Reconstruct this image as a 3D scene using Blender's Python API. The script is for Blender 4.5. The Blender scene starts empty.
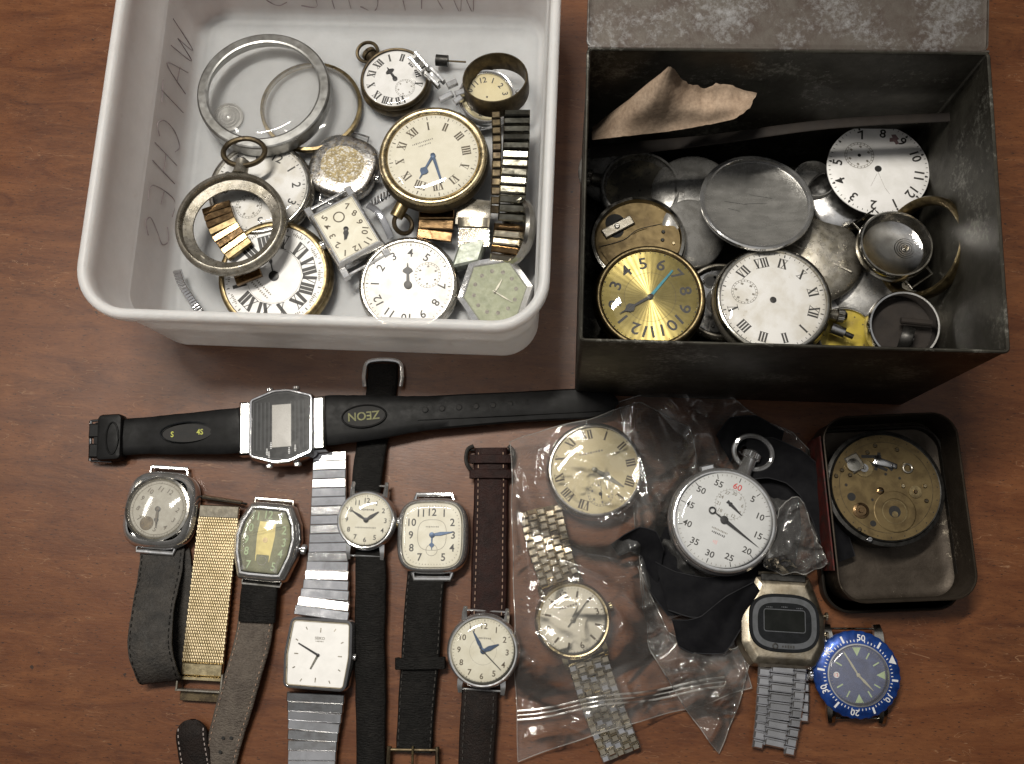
import bpy, bmesh, math, random
from mathutils import Vector, Matrix, noise
random.seed(7)
R_ = math.radians
C = bpy.context.scene.collection
scn = bpy.context.scene
scn.unit_settings.scale_length = 0.01            # one unit is one centimetre

# ------------------------------------------------------------------ camera
F_PX, CAM_H = 943.0, 46.0
cam_d = bpy.data.cameras.new('camera'); cam = bpy.data.objects.new('camera', cam_d); C.objects.link(cam)
NADIR = (556, 578)                               # where the plumb line under the lens meets the picture
ROT = Vector(((NADIR[0]-512)/F_PX, -(NADIR[1]-382)/F_PX, -1)).rotation_difference(Vector((0, 0, -1))).to_matrix()
cam.location = (0, 0, CAM_H); cam.rotation_euler = ROT.to_euler()
cam_d.sensor_width = 36; cam_d.lens = 36*F_PX/1024; cam_d.clip_start = 0.5; cam_d.clip_end = 2000
scn.camera = cam
def P(px, py, z=0.0):
    """the point of the place at height z that the photograph shows at (px, py)"""
    d = ROT @ Vector(((px-512)/F_PX, -(py-382)/F_PX, -1))
    t = (z-CAM_H)/d.z
    return Vector((d.x*t, d.y*t, z))
def P_at_y(px, py, y):
    d = ROT @ Vector(((px-512)/F_PX, -(py-382)/F_PX, -1)); t = y/d.y
    return Vector((d.x*t, y, CAM_H+d.z*t))
def pc(px, py, z):
    return (P(px+1, py, z)-P(px, py, z)).length

# ------------------------------------------------------------------ mesh builder
class MB:
    def __init__(s): s.v = []; s.f = []; s.m = []; s.mats = []
    def mi(s, mat):
        if mat not in s.mats: s.mats.append(mat)
        return s.mats.index(mat)
    def add(s, vs, fs, mat, M=None):
        o = len(s.v); k = s.mi(mat)
        s.v += [(M @ Vector(v)) if M is not None else Vector(v) for v in vs]
        s.f += [tuple(i+o for i in f) for f in fs]; s.m += [k]*len(fs)
    def build(s, name, parent=None, world=False, ang=35, recalc=True):
        me = bpy.data.meshes.new(name)
        vs = s.v
        if world and parent is not None:
            I = parent_inv(parent); vs = [I @ v for v in vs]
        me.from_pydata([tuple(v) for v in vs], [], s.f)
        for m in s.mats: me.materials.append(m)
        me.polygons.foreach_set('material_index', s.m)
        if recalc:
            bm = bmesh.new(); bm.from_mesh(me); bmesh.ops.recalc_face_normals(bm, faces=bm.faces); bm.to_mesh(me); bm.free()
        me.polygons.foreach_set('use_smooth', [True]*len(me.polygons))
        if ang < 179: me.set_sharp_from_angle(angle=R_(ang))
        o = bpy.data.objects.new(name, me); C.objects.link(o)
        if parent is not None: o.parent = parent
        return o
def full_mat(o):
    M = o.matrix_basis.copy()
    return full_mat(o.parent) @ M if o.parent else M
def parent_inv(o): return full_mat(o).inverted()

def circ(r, n=48, rx=None):
    rx = r if rx is None else rx
    return [(rx*math.cos(2*math.pi*i/n), r*math.sin(2*math.pi*i/n)) for i in range(n)]
def superell(a, b, p, n=64):
    out = []
    for i in range(n):
        t = 2*math.pi*i/n; c, s = math.cos(t), math.sin(t)
        out.append((a*math.copysign(abs(c)**(2/p), c), b*math.copysign(abs(s)**(2/p), s)))
    return out
def rpoly(pts, rad, n=5):
    """polygon (ccw) with rounded corners"""
    out = []; N = len(pts)
    rads = rad if isinstance(rad, (list, tuple)) else [rad]*N
    for i in range(N):
        p = Vector(pts[i]); a = (Vector(pts[i-1])-p); b = (Vector(pts[(i+1) % N])-p)
        r = rads[i]
        if r <= 0: out.append(tuple(p)); continue
        th = a.angle(b); d = min(r/math.tan(th/2), a.length*.49, b.length*.49)
        r = d*math.tan(th/2); s = p+a.normalized()*d
        c = p+(a.normalized()+b.normalized()).normalized()*(r/math.sin(th/2)); v = s-c; tot = math.pi-th
        if (p-Vector(pts[i-1])).x*b.y-(p-Vector(pts[i-1])).y*b.x < 0: tot = -tot
        for k in range(n+1):
            g = tot*k/n; out.append((c.x+v.x*math.cos(g)-v.y*math.sin(g), c.y+v.x*math.sin(g)+v.y*math.cos(g)))
    return out
def rrect(w, h, rad, n=5):
    return rpoly([(-w/2, -h/2), (w/2, -h/2), (w/2, h/2), (-w/2, h/2)], rad, n)
def offs(ol, d):
    if abs(d) < 1e-9: return list(ol)
    N = len(ol); out = []
    for i in range(N):
        p = Vector(ol[i]); e1 = p-Vector(ol[i-1]); e2 = Vector(ol[(i+1) % N])-p
        if e1.length < 1e-7: e1 = e2
        if e2.length < 1e-7: e2 = e1
        n1 = Vector((e1.y, -e1.x)).normalized(); n2 = Vector((e2.y, -e2.x)).normalized()
        n = (n1+n2); n = n.normalized() if n.length > 1e-6 else n1
        k = 1/max(.5, n.dot(n1)); q = p+n*d*k; out.append((q.x, q.y))
    return out
def skin(mb, rings, mat, cap0=False, cap1=False, wrap=False, M=None, closed=True):
    n = len(rings[0]); vs = [v for r in rings for v in r]; fs = []
    R = len(rings)
    for j in range(R if wrap else R-1):
        a, b = j*n, ((j+1) % R)*n
        for i in range(n if closed else n-1):
            k = (i+1) % n; fs.append((a+i, a+k, b+k, b+i))
    if cap0: fs.append(tuple(range(n))[::-1])
    if cap1: fs.append(tuple(range((R-1)*n, R*n)))
    mb.add(vs, fs, mat, M)
def loft(mb, ol, prof, mat, cap0=True, cap1=True, wrap=False, M=None):
    """ol: outline; prof: list of (offset, z)"""
    skin(mb, [[(x, y, z) for x, y in offs(ol, d)] for d, z in prof], mat, cap0, cap1, wrap, M)
def inset(base, rad, d, n=5):
    rads = rad if isinstance(rad, (list, tuple)) else [rad]*len(base)
    return rpoly(offs(base, d), [max(.025, r+d) for r in rads], n)
def loftp(mb, base, rad, prof, mat, cap0=True, cap1=True, M=None, n=5):
    """like loft, for a rounded polygon that keeps clean corners when inset"""
    skin(mb, [[(x, y, z) for x, y in inset(base, rad, d, n)] for d, z in prof], mat, cap0, cap1, False, M)
def rect(w, h): return [(-w/2, -h/2), (w/2, -h/2), (w/2, h/2), (-w/2, h/2)]
def lathe(mb, prof, mat, n=56, cap0=False, cap1=False, wrap=False, M=None):
    """prof: (radius, z)"""
    skin(mb, [[(r*math.cos(2*math.pi*i/n), r*math.sin(2*math.pi*i/n), z) for i in range(n)] for r, z in prof], mat, cap0, cap1, wrap, M)
def disc(mb, r, z, mat, x=0, y=0, n=40, M=None):
    mb.add([(x+r*math.cos(2*math.pi*i/n), y+r*math.sin(2*math.pi*i/n), z) for i in range(n)], [tuple(range(n))], mat, M)
def ring_flat(mb, r0, r1, z, mat, x=0, y=0, n=40, M=None):
    skin(mb, [[(x+r*math.cos(2*math.pi*i/n), y+r*math.sin(2*math.pi*i/n), z) for i in range(n)] for r in (r0, r1)], mat, M=M)
def flat(mb, pts, z, mat, M=None):
    mb.add([(x, y, z) for x, y in pts], [tuple(range(len(pts)))], mat, M)
def bar(mb, x0, y0, x1, y1, w0, w1, z, mat, M=None):
    d = Vector((x1-x0, y1-y0)); d = d.normalized() if d.length > 1e-9 else Vector((1, 0)); n = Vector((-d.y, d.x))
    mb.add([(x0+n.x*w0/2, y0+n.y*w0/2, z), (x0-n.x*w0/2, y0-n.y*w0/2, z), (x1-n.x*w1/2, y1-n.y*w1/2, z), (x1+n.x*w1/2, y1+n.y*w1/2, z)], [(0, 1, 2, 3)], mat, M)
def frames(pts, closed=False):
    n = len(pts); T = []
    for i in range(n):
        a = pts[i-1] if (i > 0 or closed) else pts[i]; b = pts[(i+1) % n] if (i < n-1 or closed) else pts[i]
        t = (b-a); T.append(t.normalized() if t.length > 1e-9 else Vector((1, 0, 0)))
    return T
def tube(mb, pts, r, mat, n=8, closed=False, M=None):
    pts = [Vector(p) for p in pts]; T = frames(pts, closed)
    u = T[0].orthogonal().normalized(); rings = []
    for i, p in enumerate(pts):
        u = (u-T[i]*u.dot(T[i])).normalized(); w = T[i].cross(u)
        rr = r[i] if isinstance(r, (list, tuple)) else r
        rings.append([p+(u*math.cos(2*math.pi*k/n)+w*math.sin(2*math.pi*k/n))*rr for k in range(n)])
    skin(mb, rings, mat, not closed, not closed, closed, M)
def torus(mb, R, r, mat, c=(0, 0, 0), M=None, n=40, ry=None):
    ry = ry or R
    tube(mb, [(c[0]+R*math.cos(2*math.pi*i/n), c[1]+ry*math.sin(2*math.pi*i/n), c[2]) for i in range(n)], r, mat, 8, True, M)
def catmull(pts, per=8):
    pts = [Vector(p) for p in pts]; out = []
    for i in range(len(pts)-1):
        p0 = pts[max(0, i-1)]; p1 = pts[i]; p2 = pts[i+1]; p3 = pts[min(len(pts)-1, i+2)]
        for k in range(per):
            t = k/per
            out.append(.5*((2*p1)+(p2-p0)*t+(2*p0-5*p1+4*p2-p3)*t*t+(3*p1-p0-3*p2+p3)*t**3))
    out.append(pts[-1]); return out
def lerp_list(ws, n):
    if not isinstance(ws, (list, tuple)): return [ws]*n
    out = []
    for i in range(n):
        t = i/(n-1)*(len(ws)-1); k = min(int(t), len(ws)-2); out.append(ws[k]*(1-(t-k))+ws[k+1]*(t-k))
    return out
def sides(pts, side0=None):
    T = frames(pts); S = []; prev = Vector(side0) if side0 is not None else None
    for t in T:
        h = Vector((t.x, t.y, 0))
        if h.length > .15:
            s = Vector((t.y, -t.x, 0)).normalized()
            if prev is not None and s.dot(prev) < 0: s = -s
        else:
            s = prev if prev is not None else Vector((1, 0, 0))
        if prev is not None: s = (s+prev*.6).normalized()
        s = (s-t*s.dot(t)).normalized(); S.append(s); prev = s
    return T, S
def strap(mb, pts, w, th, mat, per=8, side0=None, sm=True, tip=None, puff=.3, fix=False, roll=None):
    """a band of width w and thickness th swept along world points"""
    pts = catmull(pts, per) if sm else [Vector(p) for p in pts]
    T, S = sides(pts, side0)
    if fix: S = [(Vector(side0)-t*Vector(side0).dot(t)).normalized() for t in T]
    if roll:
        Q = lerp_list(roll, len(pts)); S = [Matrix.Rotation(R_(a), 3, t) @ s for a, t, s in zip(Q, T, S)]
    W = lerp_list(w, len(pts)); H = lerp_list(th, len(pts)); rings = []
    L = [0]
    for i in range(1, len(pts)): L.append(L[-1]+(pts[i]-pts[i-1]).length)
    for i, p in enumerate(pts):
        up = S[i].cross(T[i])
        if up.dot(Vector((0, 0, 1))) < 0 and i == 0: up = -up
        ww, hh = W[i]/2*(1+.035*noise.noise(p*.9)+.02*noise.noise(p*2.7)), H[i]/2*(1+.25*noise.noise(p*.8))
        if tip:
            for e in (L[i] if tip in ('start', 'both') else 1e9, L[-1]-L[i] if tip in ('end', 'both') else 1e9):
                if e < ww: ww = max(.12, math.sqrt(max(0, 1-(1-e/ww)**2)))*ww
        prof = [(-1, -.5), (-.9, -1), (.9, -1), (1, -.5), (1, .35), (.9, .8), (.55, 1), (0, 1+puff), (-.55, 1), (-.9, .8), (-1, .35)]
        rings.append([p+S[i]*ww*a+up*hh*b for a, b in prof])
    skin(mb, rings, mat, True, True)
    return pts, T, S, W, L
def stitch(mb, sw, th, mat, inset=.18, step=.28, ln=.16, z=.02, r0=0, r1=1e9):
    pts, T, S, W, L = sw; s = r0+.1
    i = 0
    while s < min(L[-1]-.1, r1):
        while i < len(L)-2 and L[i+1] < s: i += 1
        t = (s-L[i])/max(1e-6, L[i+1]-L[i]); p = pts[i].lerp(pts[i+1], t); up = S[i].cross(T[i])
        if up.z < 0: up = -up
        for k in (-1, 1):
            q = p+S[i]*k*(W[i]/2-inset)+up*(th/2*1.12+z*.3)
            obox(mb, q, T[i]*ln/2, S[i]*.022, up*.016, 0, mat)
        s += step
def obox(mb, c, ex, ey, ez, ch, mat, M=None):
    c = Vector(c); ex, ey, ez = Vector(ex), Vector(ey), Vector(ez)
    if ch <= 0:
        vs = [c+ex*a+ey*b+ez*d for d in (-1, 1) for a, b in ((-1, -1), (1, -1), (1, 1), (-1, 1))]
        mb.add(vs, [(3, 2, 1, 0), (4, 5, 6, 7), (0, 1, 5, 4), (1, 2, 6, 5), (2, 3, 7, 6), (3, 0, 4, 7)], mat, M); return
    fx, fy, fz = 1-ch/ex.length, 1-ch/ey.length, 1-ch/ez.length
    vs = []
    for d, k, l in ((-1, 1, 1), (fz, 1, 1), (1, fx, fy)):
        vs += [c+ex*a*k+ey*b*l+ez*d for a, b in ((-1, -1), (1, -1), (1, 1), (-1, 1))]
    fs = [(3, 2, 1, 0), (8, 9, 10, 11)]
    for o in (0, 4):
        for i in range(4): j = (i+1) % 4; fs.append((o+i, o+j, o+4+j, o+4+i))
    mb.add(vs, fs, mat, M)
def box(mb, x, y, z, sx, sy, sz, mat, ch=0, rz=0, M=None):
    c, s = math.cos(rz), math.sin(rz)
    obox(mb, (x, y, z), (c*sx/2, s*sx/2, 0), (-s*sy/2, c*sy/2, 0), (0, 0, sz/2), ch, mat, M)
def links(mb, pts, w, pitch, fill, th, mat, cols=1, stagger=False, ch=.03, side0=None, mats=None, colgap=.03, wk=None, jit=0):
    """bracelet links set along world points"""
    pts = catmull(pts, 10); T, S = sides(pts, side0); L = [0]
    for i in range(1, len(pts)): L.append(L[-1]+(pts[i]-pts[i-1]).length)
    n = max(1, round(L[-1]/pitch)); pitch = L[-1]/n; Ws = lerp_list(w, n)
    for c in range(cols):
        for k in range(n):
            s = (k+.5)*pitch+(pitch*.5 if stagger and c % 2 else 0)
            if s > L[-1]-pitch*.3: continue
            i = max(j for j in range(len(L)-1) if L[j] <= s); t = (s-L[i])/max(1e-6, L[i+1]-L[i])
            p = pts[i].lerp(pts[i+1], t); up = S[i].cross(T[i])
            if k == 0 and c == 0 and up.z < 0 or up.z < -.2: up = -up
            fr = wk or [1/cols]*cols; ww = Ws[k]*fr[c]; x0 = -Ws[k]/2+Ws[k]*sum(fr[:c])+ww/2
            m = mats[(k+c) % len(mats)] if mats else mat
            tt = T[i]
            if jit: g = R_(random.uniform(-jit, jit)); tt, up = tt*math.cos(g)+up*math.sin(g), up*math.cos(g)-tt*math.sin(g)
            obox(mb, p+S[i]*x0, tt*pitch*fill/2, S[i]*(ww-colgap)/2, up*th/2, min(ch, pitch*fill*.24), m)

# ------------------------------------------------------------------ lettering
_glyphs = {}
def glyph(s):
    if s not in _glyphs:
        cu = bpy.data.curves.new('lettering', 'FONT'); cu.body = s; cu.size = 1; cu.align_x = 'CENTER'; cu.align_y = 'CENTER'; cu.resolution_u = 3; cu.offset = .016
        o = bpy.data.objects.new('lettering', cu); C.objects.link(o)
        dg = bpy.context.evaluated_depsgraph_get(); me = o.evaluated_get(dg).to_mesh()
        vs = [v.co.copy() for v in me.vertices]; fs = [tuple(p.vertices) for p in me.polygons]
        o.evaluated_get(dg).to_mesh_clear(); bpy.data.objects.remove(o); bpy.data.curves.remove(cu)
        xs = [v.x for v in vs]; ys = [v.y for v in vs]; cx, cy = (min(xs)+max(xs))/2, (min(ys)+max(ys))/2; h = max(ys)-min(ys)
        _glyphs[s] = ([((v.x-cx)/h, (v.y-cy)/h) for v in vs], fs)
    return _glyphs[s]
def text(mb, s, h, x, y, z, rot, mat, sx=1.0, M=None, mirror=False):
    """rot: clockwise degrees; h: glyph height"""
    vs, fs = glyph(s); c, q = math.cos(R_(-rot)), math.sin(R_(-rot)); k = -1 if mirror else 1
    mb.add([(x+h*(sx*k*a*c-b*q), y+h*(sx*k*a*q+b*c), z) for a, b in vs], fs, mat, M)
ROMAN = ['XII', 'I', 'II', 'III', 'IIII', 'V', 'VI', 'VII', 'VIII', 'IX', 'X', 'XI']
def roman(mb, s, h, x, y, z, rot, mat, bold=1.0):
    c, q = math.cos(R_(-rot)), math.sin(R_(-rot))
    adv = {'I': .30, 'V': .66, 'X': .66}; tot = sum(adv[ch] for ch in s); k = min(1, 1.45/tot); u = -tot*k/2
    def st(a0, b0, a1, b1, w):
        P0 = (x+h*(a0*c-b0*q), y+h*(a0*q+b0*c)); P1 = (x+h*(a1*c-b1*q), y+h*(a1*q+b1*c))
        bar(mb, P0[0], P0[1], P1[0], P1[1], w*h, w*h, z, mat)
    for ch in s:
        m = u+adv[ch]*k/2
        if ch == 'I': st(m, -.5, m, .5, .17*bold*k)
        elif ch == 'V': st(m-.21*k, .5, m, -.5, .17*bold*k); st(m+.21*k, .5, m, -.5, .06)
        else: st(m-.22*k, .5, m+.22*k, -.5, .17*bold*k); st(m+.22*k, .5, m-.22*k, -.5, .06)
        u += adv[ch]*k
    for b in (-.5, .5): st(-tot*k/2+.02, b, tot*k/2-.02, b, .05)
def pol(r, deg): return r*math.sin(R_(deg)), r*math.cos(R_(deg))

# ------------------------------------------------------------------ things
def props(o, label, cat=None, group=None, kind=None):
    if label: o['label'] = label
    if cat: o['category'] = cat
    if group: o['group'] = group
    if kind: o['kind'] = kind
    return o
def rotm(rot, tilt):
    M = Matrix.Rotation(R_(-rot), 4, 'Z')
    if tilt and tilt[1]:
        ux, uy = pol(1, tilt[0]); M = Matrix.Rotation(R_(tilt[1]), 4, Vector((ux, uy, 0)).cross(Vector((0, 0, 1)))) @ M
    return M
def thing(name, label, cat, px, py, z=0.0, T=0.0, rot=0, tilt=None, group=None):
    """an Empty at the thing's base; the point T above the base shows at (px, py)"""
    o = bpy.data.objects.new(name, None); C.objects.link(o); o.empty_display_size = .5
    M = rotm(rot, tilt); top = P(px, py, z+T); M.translation = top-(M.to_3x3() @ Vector((0, 0, T)))
    o.matrix_basis = M
    return props(o, label, cat, group)
def mark(o, label, cat, group=None, kind=None): return props(o, label, cat, group, kind)
def hand(root, name, ang, ln, w, z, mat, style='leaf', tail=.12):
    mb = MB(); M = Matrix.Translation((0, 0, z)) @ Matrix.Rotation(R_(-ang), 4, 'Z')
    t = .012
    def prism(pts):
        n = len(pts); vs = [(x, y, 0) for x, y in pts]+[(x, y, t) for x, y in pts]
        mb.add(vs, [tuple(range(n, 2*n))]+[(i, (i+1) % n, n+(i+1) % n, n+i) for i in range(n)], mat, M)
    if style == 'leaf': prism([(-w*.3, -tail*ln), (w*.3, -tail*ln), (w*.28, ln*.05), (w*.5, ln*.4), (w*.1, ln), (-w*.1, ln), (-w*.5, ln*.4), (-w*.28, ln*.05)])
    elif style == 'spade':
        prism([(-w*.2, -tail*ln), (w*.2, -tail*ln), (w*.14, ln*.5), (w*.2, ln*.52), (w*.6, ln*.62), (w*.5, ln*.72), (w*.1, ln*.82), (w*.04, ln), (-w*.04, ln), (-w*.1, ln*.82), (-w*.5, ln*.72), (-w*.6, ln*.62), (-w*.2, ln*.52), (-w*.14, ln*.5)])
    elif style == 'dauphine': prism([(0, -tail*ln), (w*.5, 0), (0, ln), (-w*.5, 0)])
    else: prism([(-w*.5, -tail*ln), (w*.5, -tail*ln), (w*.3, ln), (-w*.3, ln)])
    w = min(w, .17); lathe(mb, [(w*.75, 0), (w*.75, t*1.5), (w*.45, t*2.2)], mat, 16, False, True, M=M)
    return mb.build(name, root)
# ------------------------------------------------------------------ materials
def nt(name):
    m = bpy.data.materials.new(name); m.use_nodes = True; t = m.node_tree; t.nodes.clear()
    out = t.nodes.new('ShaderNodeOutputMaterial'); return m, t, out
def N(t, typ, **kw):
    n = t.nodes.new(typ)
    for k, v in kw.items():
        if k in ('ins',):
            for a, b in v.items(): n.inputs[a].default_value = b
        else: setattr(n, k, v)
    return n
def noise_n(t, co, scale, detail=5, rough=.55, dist=0, stretch=None):
    if stretch:
        mp = N(t, 'ShaderNodeMapping'); mp.inputs['Scale'].default_value = stretch; t.links.new(co, mp.inputs['Vector']); co = mp.outputs['Vector']
    n = N(t, 'ShaderNodeTexNoise'); n.inputs['Scale'].default_value = scale; n.inputs['Detail'].default_value = detail
    n.inputs['Roughness'].default_value = rough; n.inputs['Distortion'].default_value = dist; t.links.new(co, n.inputs['Vector']); return n.outputs['Fac']
def ramp(t, fac, a, b, ca=(0, 0, 0, 1), cb=(1, 1, 1, 1)):
    r = N(t, 'ShaderNodeValToRGB'); e = r.color_ramp.elements; e[0].position = a; e[1].position = b; e[0].color = ca; e[1].color = cb
    t.links.new(fac, r.inputs['Fac']); return r.outputs['Color']
def mixc(t, fac, a, b):
    m = N(t, 'ShaderNodeMix', data_type='RGBA')
    for s, v in ((0, fac), (6, a), (7, b)):
        if hasattr(v, 'is_output'): t.links.new(v, m.inputs[s])
        else: m.inputs[s].default_value = v if s == 0 else (*v[:3], 1)
    return m.outputs[2]
def pbr(name, c1, c2=None, metal=0, rough=.4, rough2=None, scale=3, th=(.42, .62), bump=0, bscale=25, bdet=4, coat=0, stretch=None, bstretch=None, c3=None, scale3=12, th3=(.58, .68), spec=.5, metal3=None, fine=0, bdist=.03):
    m, t, out = nt(name); b = N(t, 'ShaderNodeBsdfPrincipled'); t.links.new(b.outputs[0], out.inputs[0])
    co = N(t, 'ShaderNodeTexCoord').outputs['Object']
    b.inputs['Metallic'].default_value = metal; b.inputs['Roughness'].default_value = rough; b.inputs['Coat Weight'].default_value = coat
    b.inputs['Specular IOR Level'].default_value = spec
    col = (*c1, 1)
    f = ramp(t, noise_n(t, co, scale, 6, .6, .3, stretch), *th)
    if c2: col = mixc(t, f, c1, c2)
    if c3:
        f3 = ramp(t, noise_n(t, co, scale3, 8, .7), *th3); col = mixc(t, f3, col if hasattr(col, 'is_output') else c1, c3)
        if metal3 is not None:
            mr = N(t, 'ShaderNodeMapRange'); mr.inputs[3].default_value = metal; mr.inputs[4].default_value = metal3; t.links.new(f3, mr.inputs[0]); t.links.new(mr.outputs[0], b.inputs['Metallic'])
    if fine:
        fn = ramp(t, noise_n(t, co, bscale*1.7, 3, .6, 0, bstretch), .25, .75, (1-fine, 1-fine, 1-fine, 1), (1+fine*.3,)*3+(1,))
        mm = N(t, 'ShaderNodeMix', data_type='RGBA', blend_type='MULTIPLY'); mm.inputs[0].default_value = 1
        if hasattr(col, 'is_output'): t.links.new(col, mm.inputs[6])
        else: mm.inputs[6].default_value = (*c1, 1)
        t.links.new(fn, mm.inputs[7]); col = mm.outputs[2]
    if hasattr(col, 'is_output'): t.links.new(col, b.inputs['Base Color'])
    else: b.inputs['Base Color'].default_value = col
    if rough2 is not None:
        mr = N(t, 'ShaderNodeMapRange'); mr.inputs[3].default_value = rough; mr.inputs[4].default_value = rough2
        t.links.new(ramp(t, noise_n(t, co, scale*1.7, 6, .65), .35, .68), mr.inputs[0]); t.links.new(mr.outputs[0], b.inputs['Roughness'])
    if bump:
        bp = N(t, 'ShaderNodeBump'); bp.inputs['Strength'].default_value = bump; bp.inputs['Distance'].default_value = bdist
        t.links.new(noise_n(t, co, bscale, bdet, .6, 0, bstretch), bp.inputs['Height']); t.links.new(bp.outputs[0], b.inputs['Normal'])
    return m

chrome = pbr('chrome', (.74, .74, .75), (.62, .61, .59), .84, .06, .17, 2.5, bump=.06, bscale=30)
steel = pbr('brushed_steel', (.5, .5, .5), (.39, .38, .37), 1, .07, .15, 2, bump=.12, bscale=14, bstretch=(1, 14, 1))
steel_links = pbr('steel_links', (.62, .62, .64), (.52, .52, .53), .9, .04, .1, 1.2, bump=.03, bscale=10, bstretch=(2, 20, 1))
nickel = pbr('worn_nickel', (.34, .315, .27), (.21, .19, .15), .8, .2, .42, 1.6, bump=.15, bscale=18, c3=(.16, .13, .09), scale3=5, th3=(.56, .72))
nickel_light = pbr('worn_nickel_light', (.52, .5, .46), (.36, .34, .29), 1, .11, .27, 1.6, bump=.12, bscale=18, c3=(.25, .2, .13), scale3=7, th3=(.6, .75))
dull_silver = pbr('dull_silver', (.52, .51, .49), (.36, .35, .33), .55, .2, .36, 1.5, bump=.15, bscale=14, c3=(.16, .14, .11), scale3=5, th3=(.62, .78))
plate_scuffed = pbr('scuffed_silver_plate', (.42, .41, .39), (.27, .265, .25), .6, .2, .34, 1.1, (.35, .7), bump=.3, bscale=5, bstretch=(1.2, 9, 1), stretch=(.6, 2.4, 1), c3=(.45, .43, .4), scale3=9, th3=(.62, .74))
brass_dark = pbr('tarnished_brass', (.11, .085, .05), (.055, .042, .028), .9, .38, .6, 2, bump=.2, bscale=22, c3=(.25, .18, .08), scale3=6, th3=(.6, .78))
brass_old = pbr('old_brass', (.3, .235, .125), (.16, .12, .065), 1, .3, .5, 2.2, bump=.15, bscale=22, c3=(.12, .09, .05), scale3=5, th3=(.58, .75))
brass_edge = pbr('polished_brass_edge', (.6, .5, .32), (.4, .31, .17), 1, .2, .38, 2, bump=.08)
gold = pbr('gold_plate', (.5, .42, .26), (.38, .31, .18), 1, .22, .36, 3, bump=.1)
mesh_gold = pbr('gold_mesh', (.52, .43, .28), (.42, .345, .21), 1, .34, .44, 2)
gold_pale = pbr('pale_gold_links', (.56, .5, .39), (.44, .385, .29), 1, .08, .17, 3, bump=.06)
gold_rose = pbr('rose_gold_links', (.27, .175, .09), (.16, .1, .05), 1, .12, .26, 2.4, bump=.12, c3=(.14, .08, .04), scale3=5, th3=(.56, .72))
brass_plate = pbr('movement_plate', (.15, .108, .048), (.095, .066, .029), .7, .42, .6, 1.4, bump=.1, bscale=30, c3=(.14, .1, .05), scale3=4, th3=(.58, .8))
pitted_back = pbr('pitted_case_back', (.42, .41, .4), (.34, .32, .3), 1, .2, .4, 2, bump=.5, bscale=9, c3=(.26, .19, .08), scale3=5, th3=(.5, .7), metal3=.5)
pitted_patch = pbr('pitted_brassy_patch', (.3, .24, .12), (.2, .16, .09), .6, .4, .6, 4, bump=.8, bscale=9, c3=(.5, .49, .47), scale3=9, th3=(.5, .6))
dark_metal = pbr('dark_metal', (.05, .048, .045), (.025, .024, .022), .8, .35, .55, 3, bump=.1)
black_hole = pbr('dark_hole', (.008, .007, .006), (.004, .004, .004), 0, .7)
hand_black = pbr('blued_black_hand', (.012, .012, .014), (.02, .018, .016), .4, .4)
hand_blue = pbr('blued_steel_hand', (.025, .05, .1), (.04, .07, .13), .4, .4)
hand_teal = pbr('pale_blue_hand', (.05, .25, .3), (.03, .17, .23), .4, .3)
hand_grey = pbr('grey_hand', (.18, .17, .14), (.1, .1, .08), .6, .35)
ink = pbr('dial_ink', (.012, .011, .01), (.03, .026, .022), 0, .5, scale=9)
ink_soft = pbr('faded_dial_ink', (.17, .155, .13), (.28, .26, .22), 0, .6, scale=9)
ink_brown = pbr('brown_dial_ink', (.06, .045, .028), (.12, .09, .05), 0, .6, scale=9)
ink_red = pbr('red_dial_ink', (.6, .05, .05), (.5, .06, .06), 0, .5)
ink_pink = pbr('faded_pink_ink', (.75, .45, .45), None, 0, .6)
lume = pbr('green_lume', (.42, .55, .3), (.36, .46, .25), 0, .6)
white_mark = pbr('white_paint', (.78, .79, .8), (.66, .66, .66), 0, .5)
yellow_mark = pbr('yellow_print', (.5, .52, .05), (.35, .36, .06), 0, .5)
enamel = pbr('white_enamel', (.8, .79, .78), (.72, .71, .69), 0, .32, .42, 1.2, bump=.02)
enamel_stained = pbr('stained_enamel', (.8, .79, .77), (.66, .63, .57), 0, .32, .45, .8, c3=(.38, .31, .2), scale3=1.7, th3=(.62, .8))
dial_cream = pbr('cream_dial', (.66, .62, .47), (.55, .5, .36), 0, .4, .55, 1.5, (.35, .7), c3=(.36, .3, .18), scale3=4, th3=(.66, .85))
dial_cream_l = pbr('pale_cream_dial', (.72, .69, .57), (.62, .58, .45), 0, .4, .5, 1.5, (.35, .7), c3=(.4, .34, .22), scale3=4, th3=(.68, .85))
dial_ivory = pbr('ivory_dial', (.74, .7, .58), (.64, .6, .47), 0, .35, .5, 1.2, (.35, .7), c3=(.4, .3, .18), scale3=2.5, th3=(.7, .88))
dial_yellowed = pbr('yellowed_dial', (.68, .6, .36), (.6, .5, .27), 0, .35, .5, .9, (.35, .7), c3=(.45, .36, .18), scale3=2.5, th3=(.68, .85))
dial_grey = pbr('aged_grey_dial', (.42, .4, .33), (.32, .29, .23), 0, .45, .6, 2.5, (.35, .65), c3=(.12, .1, .07), scale3=7, th3=(.62, .75))
dial_white = pbr('silver_white_dial', (.88, .87, .85), (.82, .81, .79), .0, .4, .5, 1.5)
dial_green = pbr('olive_dial', (.1, .1, .035), (.065, .068, .022), .3, .35, .5, 2, c3=(.03, .03, .012), scale3=5, th3=(.6, .78))
dial_yellow = pbr('yellow_dial_panel', (.6, .5, .16), (.48, .39, .12), .2, .4, .5, 2)
dial_sage = pbr('sage_green_dial', (.3, .32, .21), (.22, .24, .15), 0, .45, .6, 3, (.35, .65))
dial_blue = pbr('blue_dial', (.075, .1, .22), (.05, .065, .15), .3, .35, .5, 2)
bezel_blue = pbr('blue_bezel', (.018, .07, .32), (.01, .035, .17), .4, .25, .4, 2, coat=.3, c3=(.06, .09, .25), scale3=9, th3=(.62, .75))
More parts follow.
